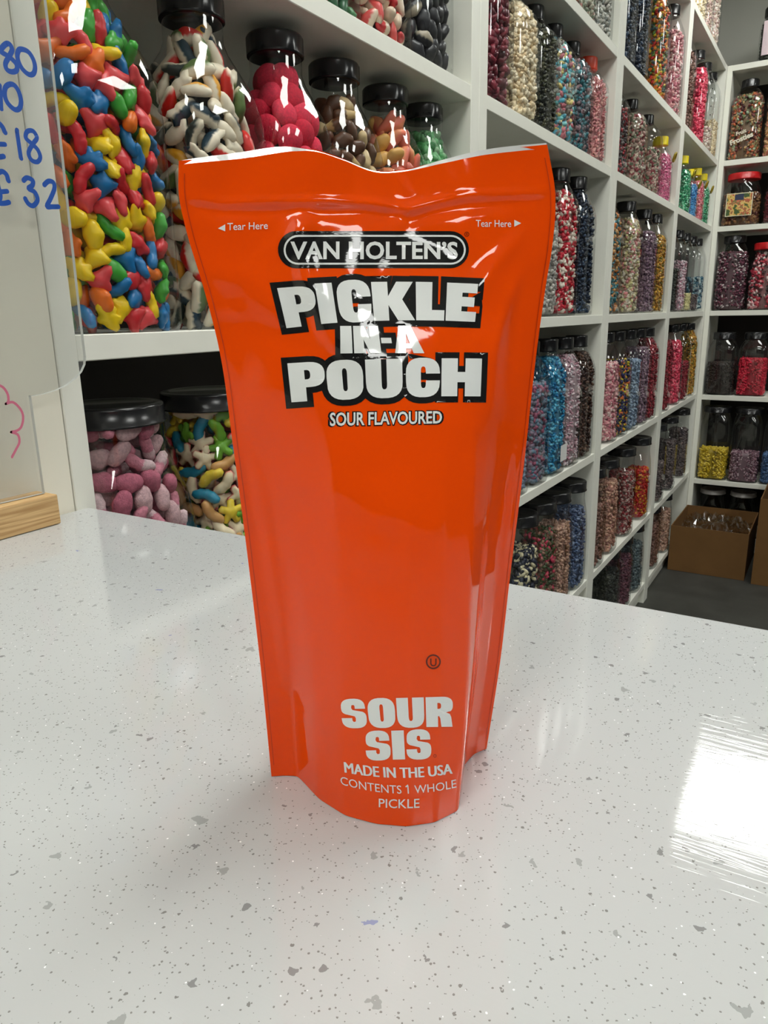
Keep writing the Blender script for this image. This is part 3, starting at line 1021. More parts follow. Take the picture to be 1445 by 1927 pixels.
# lower shelf of bookcase 1: two jars above the counter edge
W1 = dict(w=.128, d=.112, h=.290, neck=.050)
jar('wide jar of pink sugared sweets just above the counter edge', 'wide', (.456, D + .060, TOPZ['S1'] + .0005), W1['w'], W1['d'], W1['h'], W1['neck'], .053, .019, ribs=False)
PKS = [(1.4, 'worm', .0125, (lin(196, 126, 142), lin(214, 186, 190)), 'end', SUGAR, 'pink and white sugared jelly, wide pink jar', 'sweet', 'sugared_jelly'),
       (1.2, 'pebble', .0130, G(184, 104, 124), 'one', SUGAR, 'dusky pink sugared jelly, wide pink jar', 'sweet', 'sugared_jelly'),
       (.8, 'pebble', .0130, G(206, 170, 174), 'one', SUGAR, 'whitish sugared jelly, wide pink jar', 'sweet', 'sugared_jelly')]
fill_sweets((.456, D + .060, TOPZ['S1'] + .002), 0, 'wide', r=.0122, level=.92, kinds=PKS, where='below the shelf edge', group='pink sugared jellies', zmin=.09, layer=.2, **W1)
W2 = dict(w=.125, d=.112, h=.290, neck=.052)
jar('wide jar of colourful jelly stars partly hidden by the pouch', 'wide', (.592, D + .060, TOPZ['S1'] + .0005), W2['w'], W2['d'], W2['h'], W2['neck'], .055, .019, ribs=False)
STR = []
for cname, rgb_ in (('lime green', (110, 170, 50)), ('red', (196, 60, 70)), ('yellow', (222, 196, 60)), ('tan', (200, 150, 90)), ('blue', (30, 130, 160)), ('pale pink', (222, 160, 160))):
    for sh in ('star', 'worm'):
        STR.append((1, sh, .0120, (lin(*rgb_), lin(230, 214, 180)) if cname in ('red', 'pale pink') else G(*rgb_), 'layer', CANDY,
                    cname + (' jelly star' if sh == 'star' else ' jelly finger') + ', jar of stars', 'sweet', 'jelly_star' if sh == 'star' else 'jelly_finger'))
fill_sweets((.592, D + .060, TOPZ['S1'] + .002), 0, 'wide', r=.0112, level=.92, kinds=STR, where='beside the pouch', group='jelly stars', zmin=.09, layer=.3, **W2)

# upper shelf of bookcase 1: only the lower halves of these jars are in the picture
U = dict(w=.116, d=.100, h=.218, neck=.030)
UY = D + 0.0515


def ujar(x, label):
    jar(label, 'victorian', (x, UY, TOPZ['S3'] + .0005), U['w'], U['d'], U['h'], U['neck'], .033, .024)


ujar(.66, 'jar of dull red sweets at the top edge, left on the upper shelf')
fill_stuff((.66, UY, TOPZ['S3'] + .002), 0, 'victorian', palette=[(110, 50, 50), (140, 70, 64)], level=.8, size=.011, label='dull red sweets in jar left on the upper shelf', sub=2, pn=300, **U)
ujar(.785, 'jar of dark green jellies on the upper shelf')
fill_sweets((.785, UY, TOPZ['S3'] + .002), 0, 'victorian', r=.0125, level=.8, kinds=[(1, 'worm', .0130, G(40, 96, 60), 'one', CANDY, 'dark green jelly snake, upper shelf', 'sweet', 'jelly_snake'),
            (.5, 'worm', .0130, G(70, 130, 80), 'one', CANDY, 'mid green jelly snake, upper shelf', 'sweet', 'jelly_snake')], where='on the upper shelf', group='green jelly snakes', zmax=.11, **U)
ujar(.908, 'jar of white foam sweets tipped red on the upper shelf')
fill_sweets((.908, UY, TOPZ['S3'] + .002), 0, 'victorian', r=.0125, level=.8, kinds=[(1.5, 'bottle', .0140, (lin(226, 206, 180), lin(206, 56, 60)), 'end', CANDY, 'white foam sweet with red end, upper shelf', 'sweet', 'foam_sweet'),
            (.7, 'slice', .0135, (lin(214, 80, 76), lin(230, 210, 186)), 'half', CANDY, 'red and white foam lips, upper shelf', 'sweet', 'foam_lips')], where='on the upper shelf', group='red and white foam sweets', zmax=.12, **U)
ujar(1.032, 'jar of black liquorice at the right end of the upper shelf')
fill_sweets((1.032, UY, TOPZ['S3'] + .002), 0, 'victorian', r=.0125, level=.8, kinds=[(1.5, 'pebble', .0140, G(44, 44, 48), 'one', CANDY, 'black liquorice sweet, upper shelf', 'sweet', 'liquorice'),
            (.3, 'pebble', .0135, (lin(40, 40, 44), lin(170, 160, 140)), 'half', CANDY, 'black liquorice sweet with a pale side, upper shelf', 'sweet', 'liquorice')], where='on the upper shelf', group='black liquorice sweets', zmax=.12, **U)

# ------------------------------------------------------------------ the pouch
def on_z(x, y, z):
    d = ray(x, y)
    return CAM + d * ((z - CAM[2]) / d[2])


PA = on_z(511, 1462, COUNTER_Z)
PB = on_z(915, 1410, COUNTER_Z)
PT = (PB - PA) / np.linalg.norm(PB - PA)            # along the pouch, left to right
PN = np.array([-PT[1], PT[0], 0.0])                 # away from the camera
if PN[0] < 0:
    PN = -PN
PM = (PA + PB) / 2
PM[2] = COUNTER_Z


def smooth_interp(x, xs, ys):
    """monotone-ish cubic (Catmull-Rom) through a table"""
    xs = np.asarray(xs, float)
    ys = np.asarray(ys, float)
    m = np.gradient(ys, xs)
    x = np.clip(np.asarray(x, float), xs[0], xs[-1])
    i = np.clip(np.searchsorted(xs, x) - 1, 0, len(xs) - 2)
    hh = xs[i + 1] - xs[i]
    t = (x - xs[i]) / hh
    return ((2 * t**3 - 3 * t**2 + 1) * ys[i] + (t**3 - 2 * t**2 + t) * hh * m[i]
            + (-2 * t**3 + 3 * t**2) * ys[i + 1] + (t**3 - t**2) * hh * m[i + 1])


# millimetres; h = height above the counter
H_L = [0, 42, 73.5, 112.5, 145, 160, 175, 183.3, 192.5]
U_L = [-38.2, -39.4, -40.8, -43.0, -45.4, -48.2, -51.6, -52.7, -52.0]
H_R = [0, 33, 66, 102.5, 143, 160, 171.7, 185, 198]
U_R = [38.2, 42.4, 45.3, 48.8, 52.2, 54.2, 55.8, 56.0, 53.0]
H_D = [0, 25, 50, 80, 110, 135, 155, 168, 180, 200]
DMAX = [34.3, 33.5, 32.0, 29.0, 24.0, 17.5, 10.5, 6.0, 3.0, 1.2]
S_K = [0, .06, .115, .19, .286, .40, .515, .63, .746, .80, .855, .93, 1]
SH_LOW = [0, .015, .05, .45, .74, .91, 1, 1.0, .885, .60, .24, .06, 0]
SH_MID = [0, .05, .16, .40, .70, .90, 1, .97, .80, .58, .32, .10, 0]
SH_TOP = [0, .18, .34, .54, .75, .92, 1, .96, .78, .66, .50, .26, 0]
# height of the top edge by fraction across
S_T = [0, .15, .29, .34, .42, .50, .58, .68, .80, .92, 1]
H_T = [191.2, 192.8, 194.6, 194.6, 192.6, 190.2, 190.6, 192.6, 195.0, 196.6, 197.4]
NU, NH = 150, 250


def front_grid():
    s = np.linspace(0, 1, NU)
    f = np.linspace(0, 1, NH)
    top = smooth_interp(s, S_T, H_T)
    Hh = f[:, None] * top[None, :]
    Sx = np.tile(s, (NH, 1))
    ul = smooth_interp(Hh, H_L, U_L)
    ur = smooth_interp(Hh, H_R, U_R)
    Uu = ul + Sx * (ur - ul)
    low, mid, tp = (np.interp(s, S_K, q) for q in (SH_LOW, SH_MID, SH_TOP))
    ker = np.exp(-np.linspace(-2, 2, 9) ** 2)
    ker /= ker.sum()
    low, mid, tp = (np.convolve(np.pad(q, 4, mode='edge'), ker, 'valid') for q in (low, mid, tp))
    w1 = np.clip((Hh - 10) / 75, 0, 1)
    w1 = w1 * w1 * (3 - 2 * w1)
    w2 = np.clip((Hh - 90) / 60, 0, 1)
    w2 = w2 * w2 * (3 - 2 * w2)
    shp = (low[None] * (1 - w1) + mid[None] * w1) * (1 - w2) + tp[None] * w2
    Dd = smooth_interp(Hh, H_D, DMAX) * shp
    # side seals stay flat
    return Sx, Hh, Uu, Dd


Sx, Hh, Uu, Dd = front_grid()


def to_world(u, d, h):
    """u across, d towards the camera, h up (mm) -> metres"""
    u, d, h = (np.asarray(q, float) / 1000 for q in (u, d, h))
    return PM + u[..., None] * PT - d[..., None] * PN + h[..., None] * np.array([0, 0, 1.0])


def grid_faces(nh, nu, flip=False):
    idx = np.arange(nh * nu).reshape(nh, nu)
    q = np.stack([idx[:-1, :-1], idx[:-1, 1:], idx[1:, 1:], idx[1:, :-1]], -1).reshape(-1, 4)
    return q[:, ::-1] if flip else q


def px_to_uh(pts, bvh):
    out = []
    for (x, y) in pts:
        d = Vector(ray(x, y)).normalized()
        loc, nor, idx, dist = bvh.ray_cast(Vector(CAM), d)
        if loc is None:
            P = CAM + ray(x, y) * ((PM @ PN) / (ray(x, y) @ PN))
        else:
            P = np.array(loc)
        out.append(((P - PM) @ PT * 1000, (P[2] - COUNTER_Z) * 1000))
    return np.array(out)


W0 = to_world(Uu, Dd, Hh)
BV0 = BVHTree.FromPolygons([tuple(v) for v in W0.reshape(-1, 3)], [tuple(f) for f in grid_faces(NH, NU).tolist()])


def seg_dist(U_, H_, pts):
    best = np.full(U_.shape, 1e9)
    along = np.zeros(U_.shape)
    n = len(pts) - 1
    for i in range(n):
        a, b = pts[i], pts[i + 1]
        ab = b - a
        t = np.clip(((U_ - a[0]) * ab[0] + (H_ - a[1]) * ab[1]) / (ab @ ab + 1e-9), 0, 1)
        dd = np.hypot(U_ - a[0] - t * ab[0], H_ - a[1] - t * ab[1])
        m = dd < best
        best = np.where(m, dd, best)
        along = np.where(m, (i + t) / n, along)
    return best, along


# folds and dents of the film: (pixel polyline, height mm (+ towards the camera), width mm)
CREASES = [
    ([(334, 371), (420, 383), (560, 381), (690, 383), (770, 392), (880, 368), (1044, 362)], 0.75, 1.3),    # edge of the top seal
    ([(334, 385), (420, 397), (560, 397), (690, 399), (770, 408), (880, 386), (1044, 378)], -0.7, 2.2),
    ([(575, 395), (562, 440), (520, 470)], 1.3, 3.2),
    ([(562, 440), (572, 520), (625, 640)], 1.5, 3.0),
    ([(545, 560), (600, 650), (650, 700)], -1.2, 5.0),
    ([(660, 560), (650, 640), (680, 720)], 1.4, 5.5),
    ([(985, 440), (930, 500), (890, 560), (870, 600)], 1.2, 3.2),
    ([(985, 500), (955, 570), (930, 660), (925, 760)], 1.0, 2.6),
    ([(1000, 470), (970, 620), (950, 800)], -0.9, 4.0),
    ([(370, 500), (460, 530), (560, 620), (625, 655)], 0.8, 4.0),
    ([(400, 610), (480, 620), (600, 660)], -0.9, 5.0),
    ([(740, 430), (765, 400), (800, 385)], 0.6, 2.0),
    ([(455, 830), (480, 900), (500, 1010), (520, 1130), (548, 1290), (590, 1360)], 0.9, 2.4),
    ([(430, 740), (455, 860), (475, 980), (490, 1120)], -0.9, 3.0),
    ([(520, 1010), (545, 1100), (560, 1180)], -0.5, 2.5),
    ([(560, 1300), (600, 1380), (605, 1440)], -0.8, 3.0),
    ([(955, 900), (940, 960), (925, 1060)], -0.8, 3.0),
    ([(970, 860), (962, 960), (950, 1040)], 0.5, 1.4),
]
Dw = Dd.copy()
edge_fade = np.clip(np.minimum(Sx, 1 - Sx) / 0.05, 0, 1)
for pts, amp, wd in CREASES:
    uh = px_to_uh(pts, BV0)
    ds, al = seg_dist(Uu, Hh, uh)
    Dw += amp * np.exp(-(ds / wd) ** 2) * np.sin(np.pi * np.clip(al * .86 + .07, 0, 1)) ** .6 * edge_fade
# gentle waviness, stronger towards the thin top of the film
rng_p = np.random.default_rng(5)
for i in range(26):
    ang = rng_p.uniform(0, np.pi)
    fr = rng_p.uniform(.06, .22)
    ph = rng_p.uniform(0, 6.28)
    amp = 0.16 / (fr / .06) ** 1.1
    Dw += amp * np.sin((Uu * np.cos(ang) + Hh * np.sin(ang)) * fr * 2.2 + ph) * edge_fade * np.clip((Hh - 50) / 80, 0.15, 1)
# ripples pressed into the top seal
Dw += np.where(Hh > 184, 0.05 * np.sin(Uu * 0.9 + Hh * .5), 0) * edge_fade
# the whole top edge bows gently back and forth
bow = smooth_interp(Sx, [0, .2, .36, .55, .75, 1], [0, .6, 2.2, -2.4, -.6, 0]) * np.clip((Hh - 150) / 40, 0, 1)
Dw += bow
WF = to_world(Uu, Dw, Hh)
WF[..., 2] = np.maximum(WF[..., 2], COUNTER_Z + 0.0002)


def film_material():
    m = mat('orange_film', lin(238, 73, 0), 0.055, 0.38, coat=0.0)
    nt = m.node_tree
    b = nt.nodes['Principled BSDF']
    tc = nt.nodes.new('ShaderNodeTexCoord')
    n = nt.nodes.new('ShaderNodeTexNoise')
    n.inputs['Scale'].default_value = 55
    n.inputs['Detail'].default_value = 4
    n.inputs['Distortion'].default_value = 1.2
    nt.links.new(tc.outputs['Object'], n.inputs['Vector'])
    bp = nt.nodes.new('ShaderNodeBump')
    bp.inputs['Strength'].default_value = 0.07
    bp.inputs['Distance'].default_value = 0.0015
    nt.links.new(n.outputs['Fac'], bp.inputs['Height'])
    nt.links.new(bp.outputs['Normal'], b.inputs['Normal'])
    nt.links.new(bp.outputs['Normal'], b.inputs['Coat Normal'])
    return m


FILM = film_material()
FOIL = mat('silver_foil', (0.92, 0.92, 0.92), 0.3, metal=1.0, bump=(180, 0.15))
INKW = mat('ink_white', lin(226, 228, 226), 0.055, 0.5)
INKB = mat('ink_black', (0.010, 0.010, 0.010), 0.055, 0.5)
INKR = mat('ink_dark_red', lin(92, 26, 8), 0.055, 0.5)
INKS = mat('ink_seal_line', lin(196, 56, 4), 0.25, 0.6)

pouch = empty('stand_up_pouch', tuple(PM))
tag(pouch, 'glossy orange stand-up pouch with white lettering, standing on the counter', 'pouch')
Pinv = Matrix.Translation(-Vector(PM))


def pouch_part(name, V, Fc, material, smooth=True, parent=None):
    V = np.asarray(V).reshape(-1, 3) - PM
    me = mesh_from(name, V.tolist(), [tuple(f) for f in (Fc.tolist() if hasattr(Fc, 'tolist') else Fc)], smooth)
    return link(name, me, material, parent or pouch)


front = pouch_part('front_panel', WF, grid_faces(NH, NU), FILM)
BVF = BVHTree.FromPolygons([tuple(v) for v in WF.reshape(-1, 3)], [tuple(f) for f in grid_faces(NH, NU).tolist()])
# back panel: plain bulge
nb, mb = 60, 80
sb = np.linspace(0, 1, nb)
tb = smooth_interp(sb, S_T, H_T) + 1.1
Hb = np.linspace(0, 1, mb)[:, None] * tb[None]
ub = smooth_interp(Hb, H_L, U_L) + sb[None] * (smooth_interp(Hb, H_R, U_R) - smooth_interp(Hb, H_L, U_L))
db = -smooth_interp(Hb, H_D, DMAX) * 0.9 * (1 - np.abs(2 * sb[None] - 1) ** 2.2) - 0.25
db += (smooth_interp(np.tile(sb, (mb, 1)), [0, .2, .36, .55, .75, 1], [0, .6, 2.2, -2.4, -.6, 0]) * np.clip((Hb - 150) / 40, 0, 1))
WB = to_world(ub, db, Hb)
pouch_part('back_panel', WB, grid_faces(mb, nb, True), FILM)
# bottom gusset: folds up between the two lower edges
fb = WF[0]
bb = np.stack([np.interp(np.linspace(0, 1, NU), sb, WB[0][:, i]) for i in range(3)], 1)
rows_ = [fb + (bb - fb) * t + np.array([0, 0, 0.012 * math.sin(math.pi * t) + .0003]) for t in np.linspace(0, 1, 7)]
pouch_part('gusset', np.array(rows_), grid_faces(7, NU, True), FILM)
# silver inner side of the film showing along the top edge
topf = WF[-1]
nrm_off = -PN * 0.0002
hgt = 0.0004 + 0.0014 * smooth_interp(np.linspace(0, 1, NU), [0, .1, .28, .33, .45, .6, .7, .85, 1], [.6, .9, .75, .15, .1, .1, .55, .9, .95])
st = [topf + PN * 0.0001 + np.array([0, 0, -0.0006]), topf + PN * .0013 + np.stack([0 * hgt, 0 * hgt, hgt], 1)]
pouch_part('foil_edge', np.array(st), grid_faces(2, NU), FOIL)


# ---- print: shapes drawn in photograph pixels are carried onto the front panel along their sight lines
def project(px, lift):
    out = []
    for x, y in px:
        d = Vector(ray(x, y)).normalized()
        loc, nor, i, dist = BVF.ray_cast(Vector(CAM), d)
        if loc is None:
            P = CAM + ray(x, y) * ((PM @ PN) / (ray(x, y) @ PN))
            out.append(P - PN * lift)
        else:
            n = Vector(nor)
            if n.dot(d) > 0:
                n = -n
            out.append(np.array(loc + n * lift))
    return out


def fine_mesh(bm, maxlen):
    for _ in range(6):
        es = [e for e in bm.edges if e.calc_length() > maxlen]
        if not es:
            break
        bmesh.ops.subdivide_edges(bm, edges=es, cuts=1)
        bmesh.ops.triangulate(bm, faces=bm.faces[:])


def print_polys(name, polys, material, lift, parent=None, maxlen=9.0):
    """polys: list of [outer, hole, ...] in pixels"""
    bm = bmesh.new()
    for loops in polys:
        loops = [[Vector((x, y, 0)) for x, y in lp] for lp in loops]
        flat = [v for lp in loops for v in lp]
        vs = [bm.verts.new(v) for v in flat]
        for tri in tessellate_polygon(loops):
            try:
                bm.faces.new([vs[i] for i in tri])
            except ValueError:
                pass
    return finish_print(name, bm, material, lift, parent, maxlen)


def finish_print(name, bm, material, lift, parent=None, maxlen=9.0):
    fine_mesh(bm, maxlen)
    W = np.array(project([(v.co.x, v.co.y) for v in bm.verts], lift))
    for v, w in zip(bm.verts, W):
        v.co = Vector(w - PM)
    bm.normal_update()
    view = Vector(PM - CAM)
    for f in bm.faces:
        if f.normal.dot(view) > 0:
            f.normal_flip()
    me = bpy.data.meshes.new(name)
    bm.to_mesh(me)
    bm.free()
    me.shade_smooth()
    return link(name, me, material, parent or pouch)


def se(cx, cy, a, b, n=2.6, k=28, a0=0.0, a1=2 * math.pi, close=True):
    t = np.linspace(a0, a1, k, endpoint=not close)
    c, s = np.cos(t), np.sin(t)
    return [(cx + a * math.copysign(abs(cc) ** (2 / n), cc), cy + b * math.copysign(abs(ss) ** (2 / n), ss)) for cc, ss in zip(c, s)]


def arc(cx, cy, a, b, d0, d1, n=2.6, k=14):
    t = np.radians(np.linspace(d0, d1, k))
    c, s = np.cos(t), np.sin(t)
    return [(cx + a * math.copysign(abs(cc) ** (2 / n), cc), cy + b * math.copysign(abs(ss) ** (2 / n), ss)) for cc, ss in zip(c, s)]


# heavy block capitals, y up, height 1: (advance, [outer, holes...])
def glyphs():
    g = {}
    g['P'] = (.80, [[(.0, .03), (.0, 1), (.44, 1)] + arc(.44, .68, .36, .32, 88, -88) + [(.44, .36), (.36, .36), (.36, .0), (0, 0)],
                    [(.35, .80), (.41, .80)] + arc(.40, .68, .08, .12, 80, -80, k=7) + [(.35, .56)]])
    g['I'] = (.40, [[(0, 0), (0, 1), (.38, 1), (.38, 0)]])
    g['C'] = (.78, [arc(.40, .60, .38, .42, 2, 180) + arc(.40, .40, .38, .42, 180, 358) + [(.78, .42), (.47, .42)] +
                    arc(.41, .35, .055, .13, -2, -178, k=8) + arc(.41, .66, .055, .13, 178, 2, k=8) + [(.47, .60), (.78, .60)]])
    g['K'] = (.96, [[(0, 0), (0, 1), (.36, 1), (.36, .62), (.56, 1), (.93, 1), (.68, .54), (.97, 0), (.57, 0), (.36, .40), (.36, 0)]])
    g['L'] = (.66, [[(0, 0), (0, 1), (.37, 1), (.37, .27), (.66, .27), (.66, 0)]])
    g['E'] = (.70, [[(0, 0), (0, 1), (.69, 1), (.69, .75), (.36, .75), (.36, .64), (.64, .64), (.64, .39), (.36, .39), (.36, .26), (.70, .26), (.70, 0)]])
    g['N'] = (.86, [[(0, 0), (0, 1), (.36, 1), (.53, .52), (.53, 1), (.85, 1), (.85, 0), (.50, 0), (.32, .50), (.32, 0)]])
    g['-'] = (.36, [[(0, .36), (0, .56), (.34, .56), (.34, .36)]])
    g['A'] = (.92, [[(0, 0), (.25, 1), (.67, 1), (.92, 0), (.58, 0), (.55, .17), (.37, .17), (.34, 0)], [(.40, .36), (.46, .72), (.52, .36)]])
    g['O'] = (.84, [arc(.41, .58, .41, .44, 0, 180) + arc(.41, .42, .41, .44, 180, 360)[1:-1],
                    arc(.41, .66, .055, .14, 0, 180, k=8) + arc(.41, .34, .055, .14, 180, 360, k=8)[1:-1]])
    g['U'] = (.84, [[(0, 1), (.35, 1)] + [(.35, .34)] + arc(.41, .34, .06, .13, 180, 360, k=8) + [(.47, 1), (.82, 1)] + arc(.41, .40, .41, .42, 360, 180)])
    g['H'] = (.90, [[(0, 0), (0, 1), (.36, 1), (.36, .64), (.53, .64), (.53, 1), (.89, 1), (.89, 0), (.53, 0), (.53, .37), (.36, .37), (.36, 0)]])
    g['S'] = (.78, [[(.74, .66), (.74, .70)] + arc(.38, .70, .36, .32, 0, 180) + arc(.38, .66, .36, .22, 180, 230, k=5) + [(.40, .40)] + [(.43, .33), (.42, .22), (.36, .20), (.32, .25), (.32, .34), (0, .34), (.0, .30)] +
                    arc(.38, .30, .38, .32, 180, 360) + arc(.38, .36, .38, .24, 0, 50, k=5) + [(.36, .62)] + [(.32, .69), (.34, .79), (.40, .80), (.43, .76), (.43, .66)]])
    g['R'] = (.84, [[(0, 0), (0, 1), (.46, 1)] + arc(.46, .72, .35, .28, 88, -40) + [(.60, .48), (.72, .42), (.76, .32), (.80, 0), (.46, 0), (.43, .28), (.40, .36), (.36, .36), (.36, 0)],
                    [(.35, .80), (.40, .80)] + arc(.39, .70, .07, .10, 80, -80, k=6) + [(.35, .60)]])
    return g


GL = glyphs()


def quad_map(quad, arch=0.0):
    tl, tr, br, bl = [np.array(q, float) for q in quad]

    def f(s, t):                     # s left-right, t up
        p = (bl * (1 - s) + br * s) * (1 - t) + (tl * (1 - s) + tr * s) * t
        return (p[0], p[1] - arch * 4 * s * (1 - s))
    return f


def offset_poly(pts, d):
    """grow a closed outline by d (mitred, limited)"""
    P = np.array(pts, float)
    keep = [i for i in range(len(P)) if np.hypot(*(P[i] - P[i - 1])) > 1e-3]
    P = P[keep]
    area = 0.5 * np.sum(P[:, 0] * np.roll(P[:, 1], -1) - np.roll(P[:, 0], -1) * P[:, 1])
    sg = 1 if area > 0 else -1
    e = np.roll(P, -1, 0) - P
    e /= np.linalg.norm(e, axis=1)[:, None]
    nrm = np.stack([e[:, 1], -e[:, 0]], 1) * sg
    prev = np.roll(nrm, 1, 0)
    b = nrm + prev
    ln = np.linalg.norm(b, axis=1)
    b = b / np.maximum(ln, .3)[:, None]
    cosh_ = np.clip((b * nrm).sum(1), .55, 1)
    return (P + b * (d / cosh_)[:, None]).tolist()


def block_word(word, quad, arch, outline, widths=None, wonk=None, gap=.035):
    f = quad_map(quad, arch)
    total = sum(GL[c][0] for c in word) + gap * (len(word) - 1)
    x = 0.0
    white, black = [], []
    for i, c in enumerate(word):
        adv, loops = GL[c]
        dy, sc = (wonk or {}).get(i, (0, 1))
        lp = [[f((x + px) / total, dy + py * sc) for px, py in l] for l in loops]
        white.append(lp)
        if outline:
            black.append([offset_poly(lp[0], outline)])
            if c == 'U':             # the gap of the U is printed black
                black.append([[f((x + px) / total, py) for px, py in ((.25, .3), (.25, 1.0), (.57, 1.0), (.57, .3))]])
        x += adv + gap
    if outline:
        print_polys('lettering_outline', black, INKB, 0.00010)
    return print_polys('lettering', white, INKW, 0.00022)


block_word('PICKLE', [(521, 541), (900, 535), (893, 606), (539, 616)], 7, 11.5, wonk={0: (-.02, 1.0), 2: (.0, 1.05), 1: (0, 1.02)})
block_word('IN-A', [(640, 614), (786, 613), (798, 665), (641, 665)], 0, 10)
block_word('POUCH', [(541, 684), (907, 675), (904, 746), (549, 757)], 3.5, 11.5)
block_word('SOUR', [(639, 1316), (853, 1310), (853, 1367), (646, 1369)], 0, 0)
block_word('SIS', [(686, 1376), (811, 1372), (813, 1427), (690, 1430)], 0, 0)


def text_mesh(s, bold=0.0, spacing=1.0):
    cu = bpy.data.curves.new('t', 'FONT')
    cu.body = s
    cu.size = 1.0
    cu.offset = bold
    cu.space_character = spacing
    cu.resolution_u = 3
    ob = bpy.data.objects.new('t', cu)
    COL.objects.link(ob)
    dg = bpy.context.evaluated_depsgraph_get()
    me = bpy.data.meshes.new_from_object(ob.evaluated_get(dg))
    bpy.data.objects.remove(ob)
    bpy.data.curves.remove(cu)
    return me


def text_bm(s, fmap, bold, spacing=1.0):
    """text scaled so that it fills 0..1 by 0..1 (capital height), then mapped into pixels"""
    me = text_mesh(s, bold, spacing)
    bm = bmesh.new()
    bm.from_mesh(me)
    bpy.data.meshes.remove(me)
    bmesh.ops.remove_doubles(bm, verts=bm.verts[:], dist=1e-5)
    bmesh.ops.triangulate(bm, faces=bm.faces[:])
    xs = [v.co.x for v in bm.verts]
    x0, x1 = min(xs), max(xs)
    cap = 0.728
    for v in bm.verts:
        p = fmap((v.co.x - x0) / (x1 - x0), v.co.y / cap)
        v.co = Vector((p[0], p[1], 0))
    return bm


def text_line(s, quad, arch, bold, material=None, outline=None, spacing=1.0, outline_px=0, fat=0.0):
    f = quad_map(quad, arch)
    if fat:                          # thicker strokes: the same line printed twice, a hair apart
        for k in (-1, 1):
            q = [(x + k * fat, y) for x, y in quad]
            o = finish_print('lettering', text_bm(s, quad_map(q, arch), 0.0, spacing), material or INKW, 0.00022 + k * .00001)
        return o
    if outline is not None:
        (tl, tr, br, bl) = [np.array(q, float) for q in quad]
        o = outline_px
        fo = quad_map([tl + (-o, 0), tr + (o, 0), br + (o, 0), bl + (-o, 0)], arch)
        finish_print('lettering_outline', text_bm(s, fo, bold + outline, spacing), INKB, 0.00010)
    return finish_print('lettering', text_bm(s, f, bold, spacing), material or INKW, 0.00022)


# brand plate
def rrect(x0, y0, x1, y1, k=16, skew=0.0):
    r = (y1 - y0) / 2
    cy = (y0 + y1) / 2
    L = [(x0 + r + r * math.cos(t), cy + r * math.sin(t)) for t in np.linspace(math.pi / 2, 3 * math.pi / 2, k)]
    R = [(x1 - r + r * math.cos(t), cy + r * math.sin(t)) for t in np.linspace(-math.pi / 2, math.pi / 2, k)]
    top = [(x, y0) for x in np.linspace(x0 + r, x1 - r, 8)[1:-1]]
    bot = [(x, y1) for x in np.linspace(x1 - r, x0 + r, 8)[1:-1]]
    return L + top + R + bot


print_polys('brand_plate', [[rrect(523, 435, 882, 505)]], INKB, 0.00010)
print_polys('plate_border', [[rrect(534, 442.5, 876, 498.5), rrect(537.6, 446, 872.4, 495)[::-1]]], INKW, 0.00020)
text_line("VAN HOLTEN\u2019S", [(547, 454), (861, 455), (861, 487), (547, 487)], 0, 0.028, spacing=1.02)
# small symbols and lines
print_polys('registered_mark', [[se(878, 441, 4.6, 4.6, 2, 16), se(878, 441, 3.6, 3.6, 2, 16)]], INKR, .00015)
text_line('R', [(876.5, 438.5), (880, 438.5), (880, 443.5), (876.5, 443.5)], 0, 0.0, INKR)
text_line('Tear Here', [(428, 419.5), (504, 417.0), (504, 431.0), (428, 433.5)], 0, 0.004)
print_polys('tear_arrow', [[[(410.5, 430), (424, 422.5), (424, 435.5)]]], INKW, .0002)
text_line('Tear Here', [(895, 413.5), (961, 414.0), (961, 427.5), (895, 427.0)], 0, 0.002)
print_polys('tear_arrow', [[[(980, 420.5), (967, 414), (967, 427)]]], INKW, .0002)
text_line('SOUR FLAVOURED', [(621, 776), (831, 773), (831, 796), (621, 801)], 0, 0.022, outline=0.062, outline_px=4)
text_line('MADE IN THE USA', [(648, 1432), (849, 1435), (850, 1455), (650, 1453)], -9, 0, fat=0.9)
text_line('CONTENTS 1 WHOLE', [(641, 1459), (857, 1465), (858, 1481), (642, 1475)], -14.5, 0.0)
print_polys('digit_flag', [[[(767.6, 1475.2), (762.6, 1479.2), (763.8, 1481.2), (767.6, 1478.6)]]], INKW, .0002)
text_line('PICKLE', [(713, 1501), (789, 1501), (789, 1519), (713, 1518)], -1.5, 0.004)
print_polys('kosher_ring', [[se(815, 1245, 14, 14, 2, 32), se(815, 1245, 11.2, 11.2, 2, 32)]], INKR, .00015)
text_line('U', [(809, 1238), (821, 1238), (821, 1253), (809, 1253)], 0, 0.012, INKR)
print_polys('registered_mark', [[se(818, 1422, 3, 3, 2, 12), se(818, 1422, 2.2, 2.2, 2, 12)]], INKR, .00015)
# printed seal lines beside the two edges
for sgn in (0, 1):
    cols = [c if sgn == 0 else NU - 1 - c for c in (2, 3)]
    rws = np.arange(6, NH - 2, 2)
    L2 = np.stack([WF[rws, cols[0]], WF[rws, cols[0]] * .6 + WF[rws, cols[1]] * .4], 1) - PN * 0.00015
    pouch_part('seal_line', L2, grid_faces(len(rws), 2), INKS)

# ------------------------------------------------------------------ price sign: acrylic sheet in a wooden block
SY = D - 0.0175                    # front face of the sheet
WOODM = mat('light_wood', lin(206, 170, 120), 0.55, 0.3)


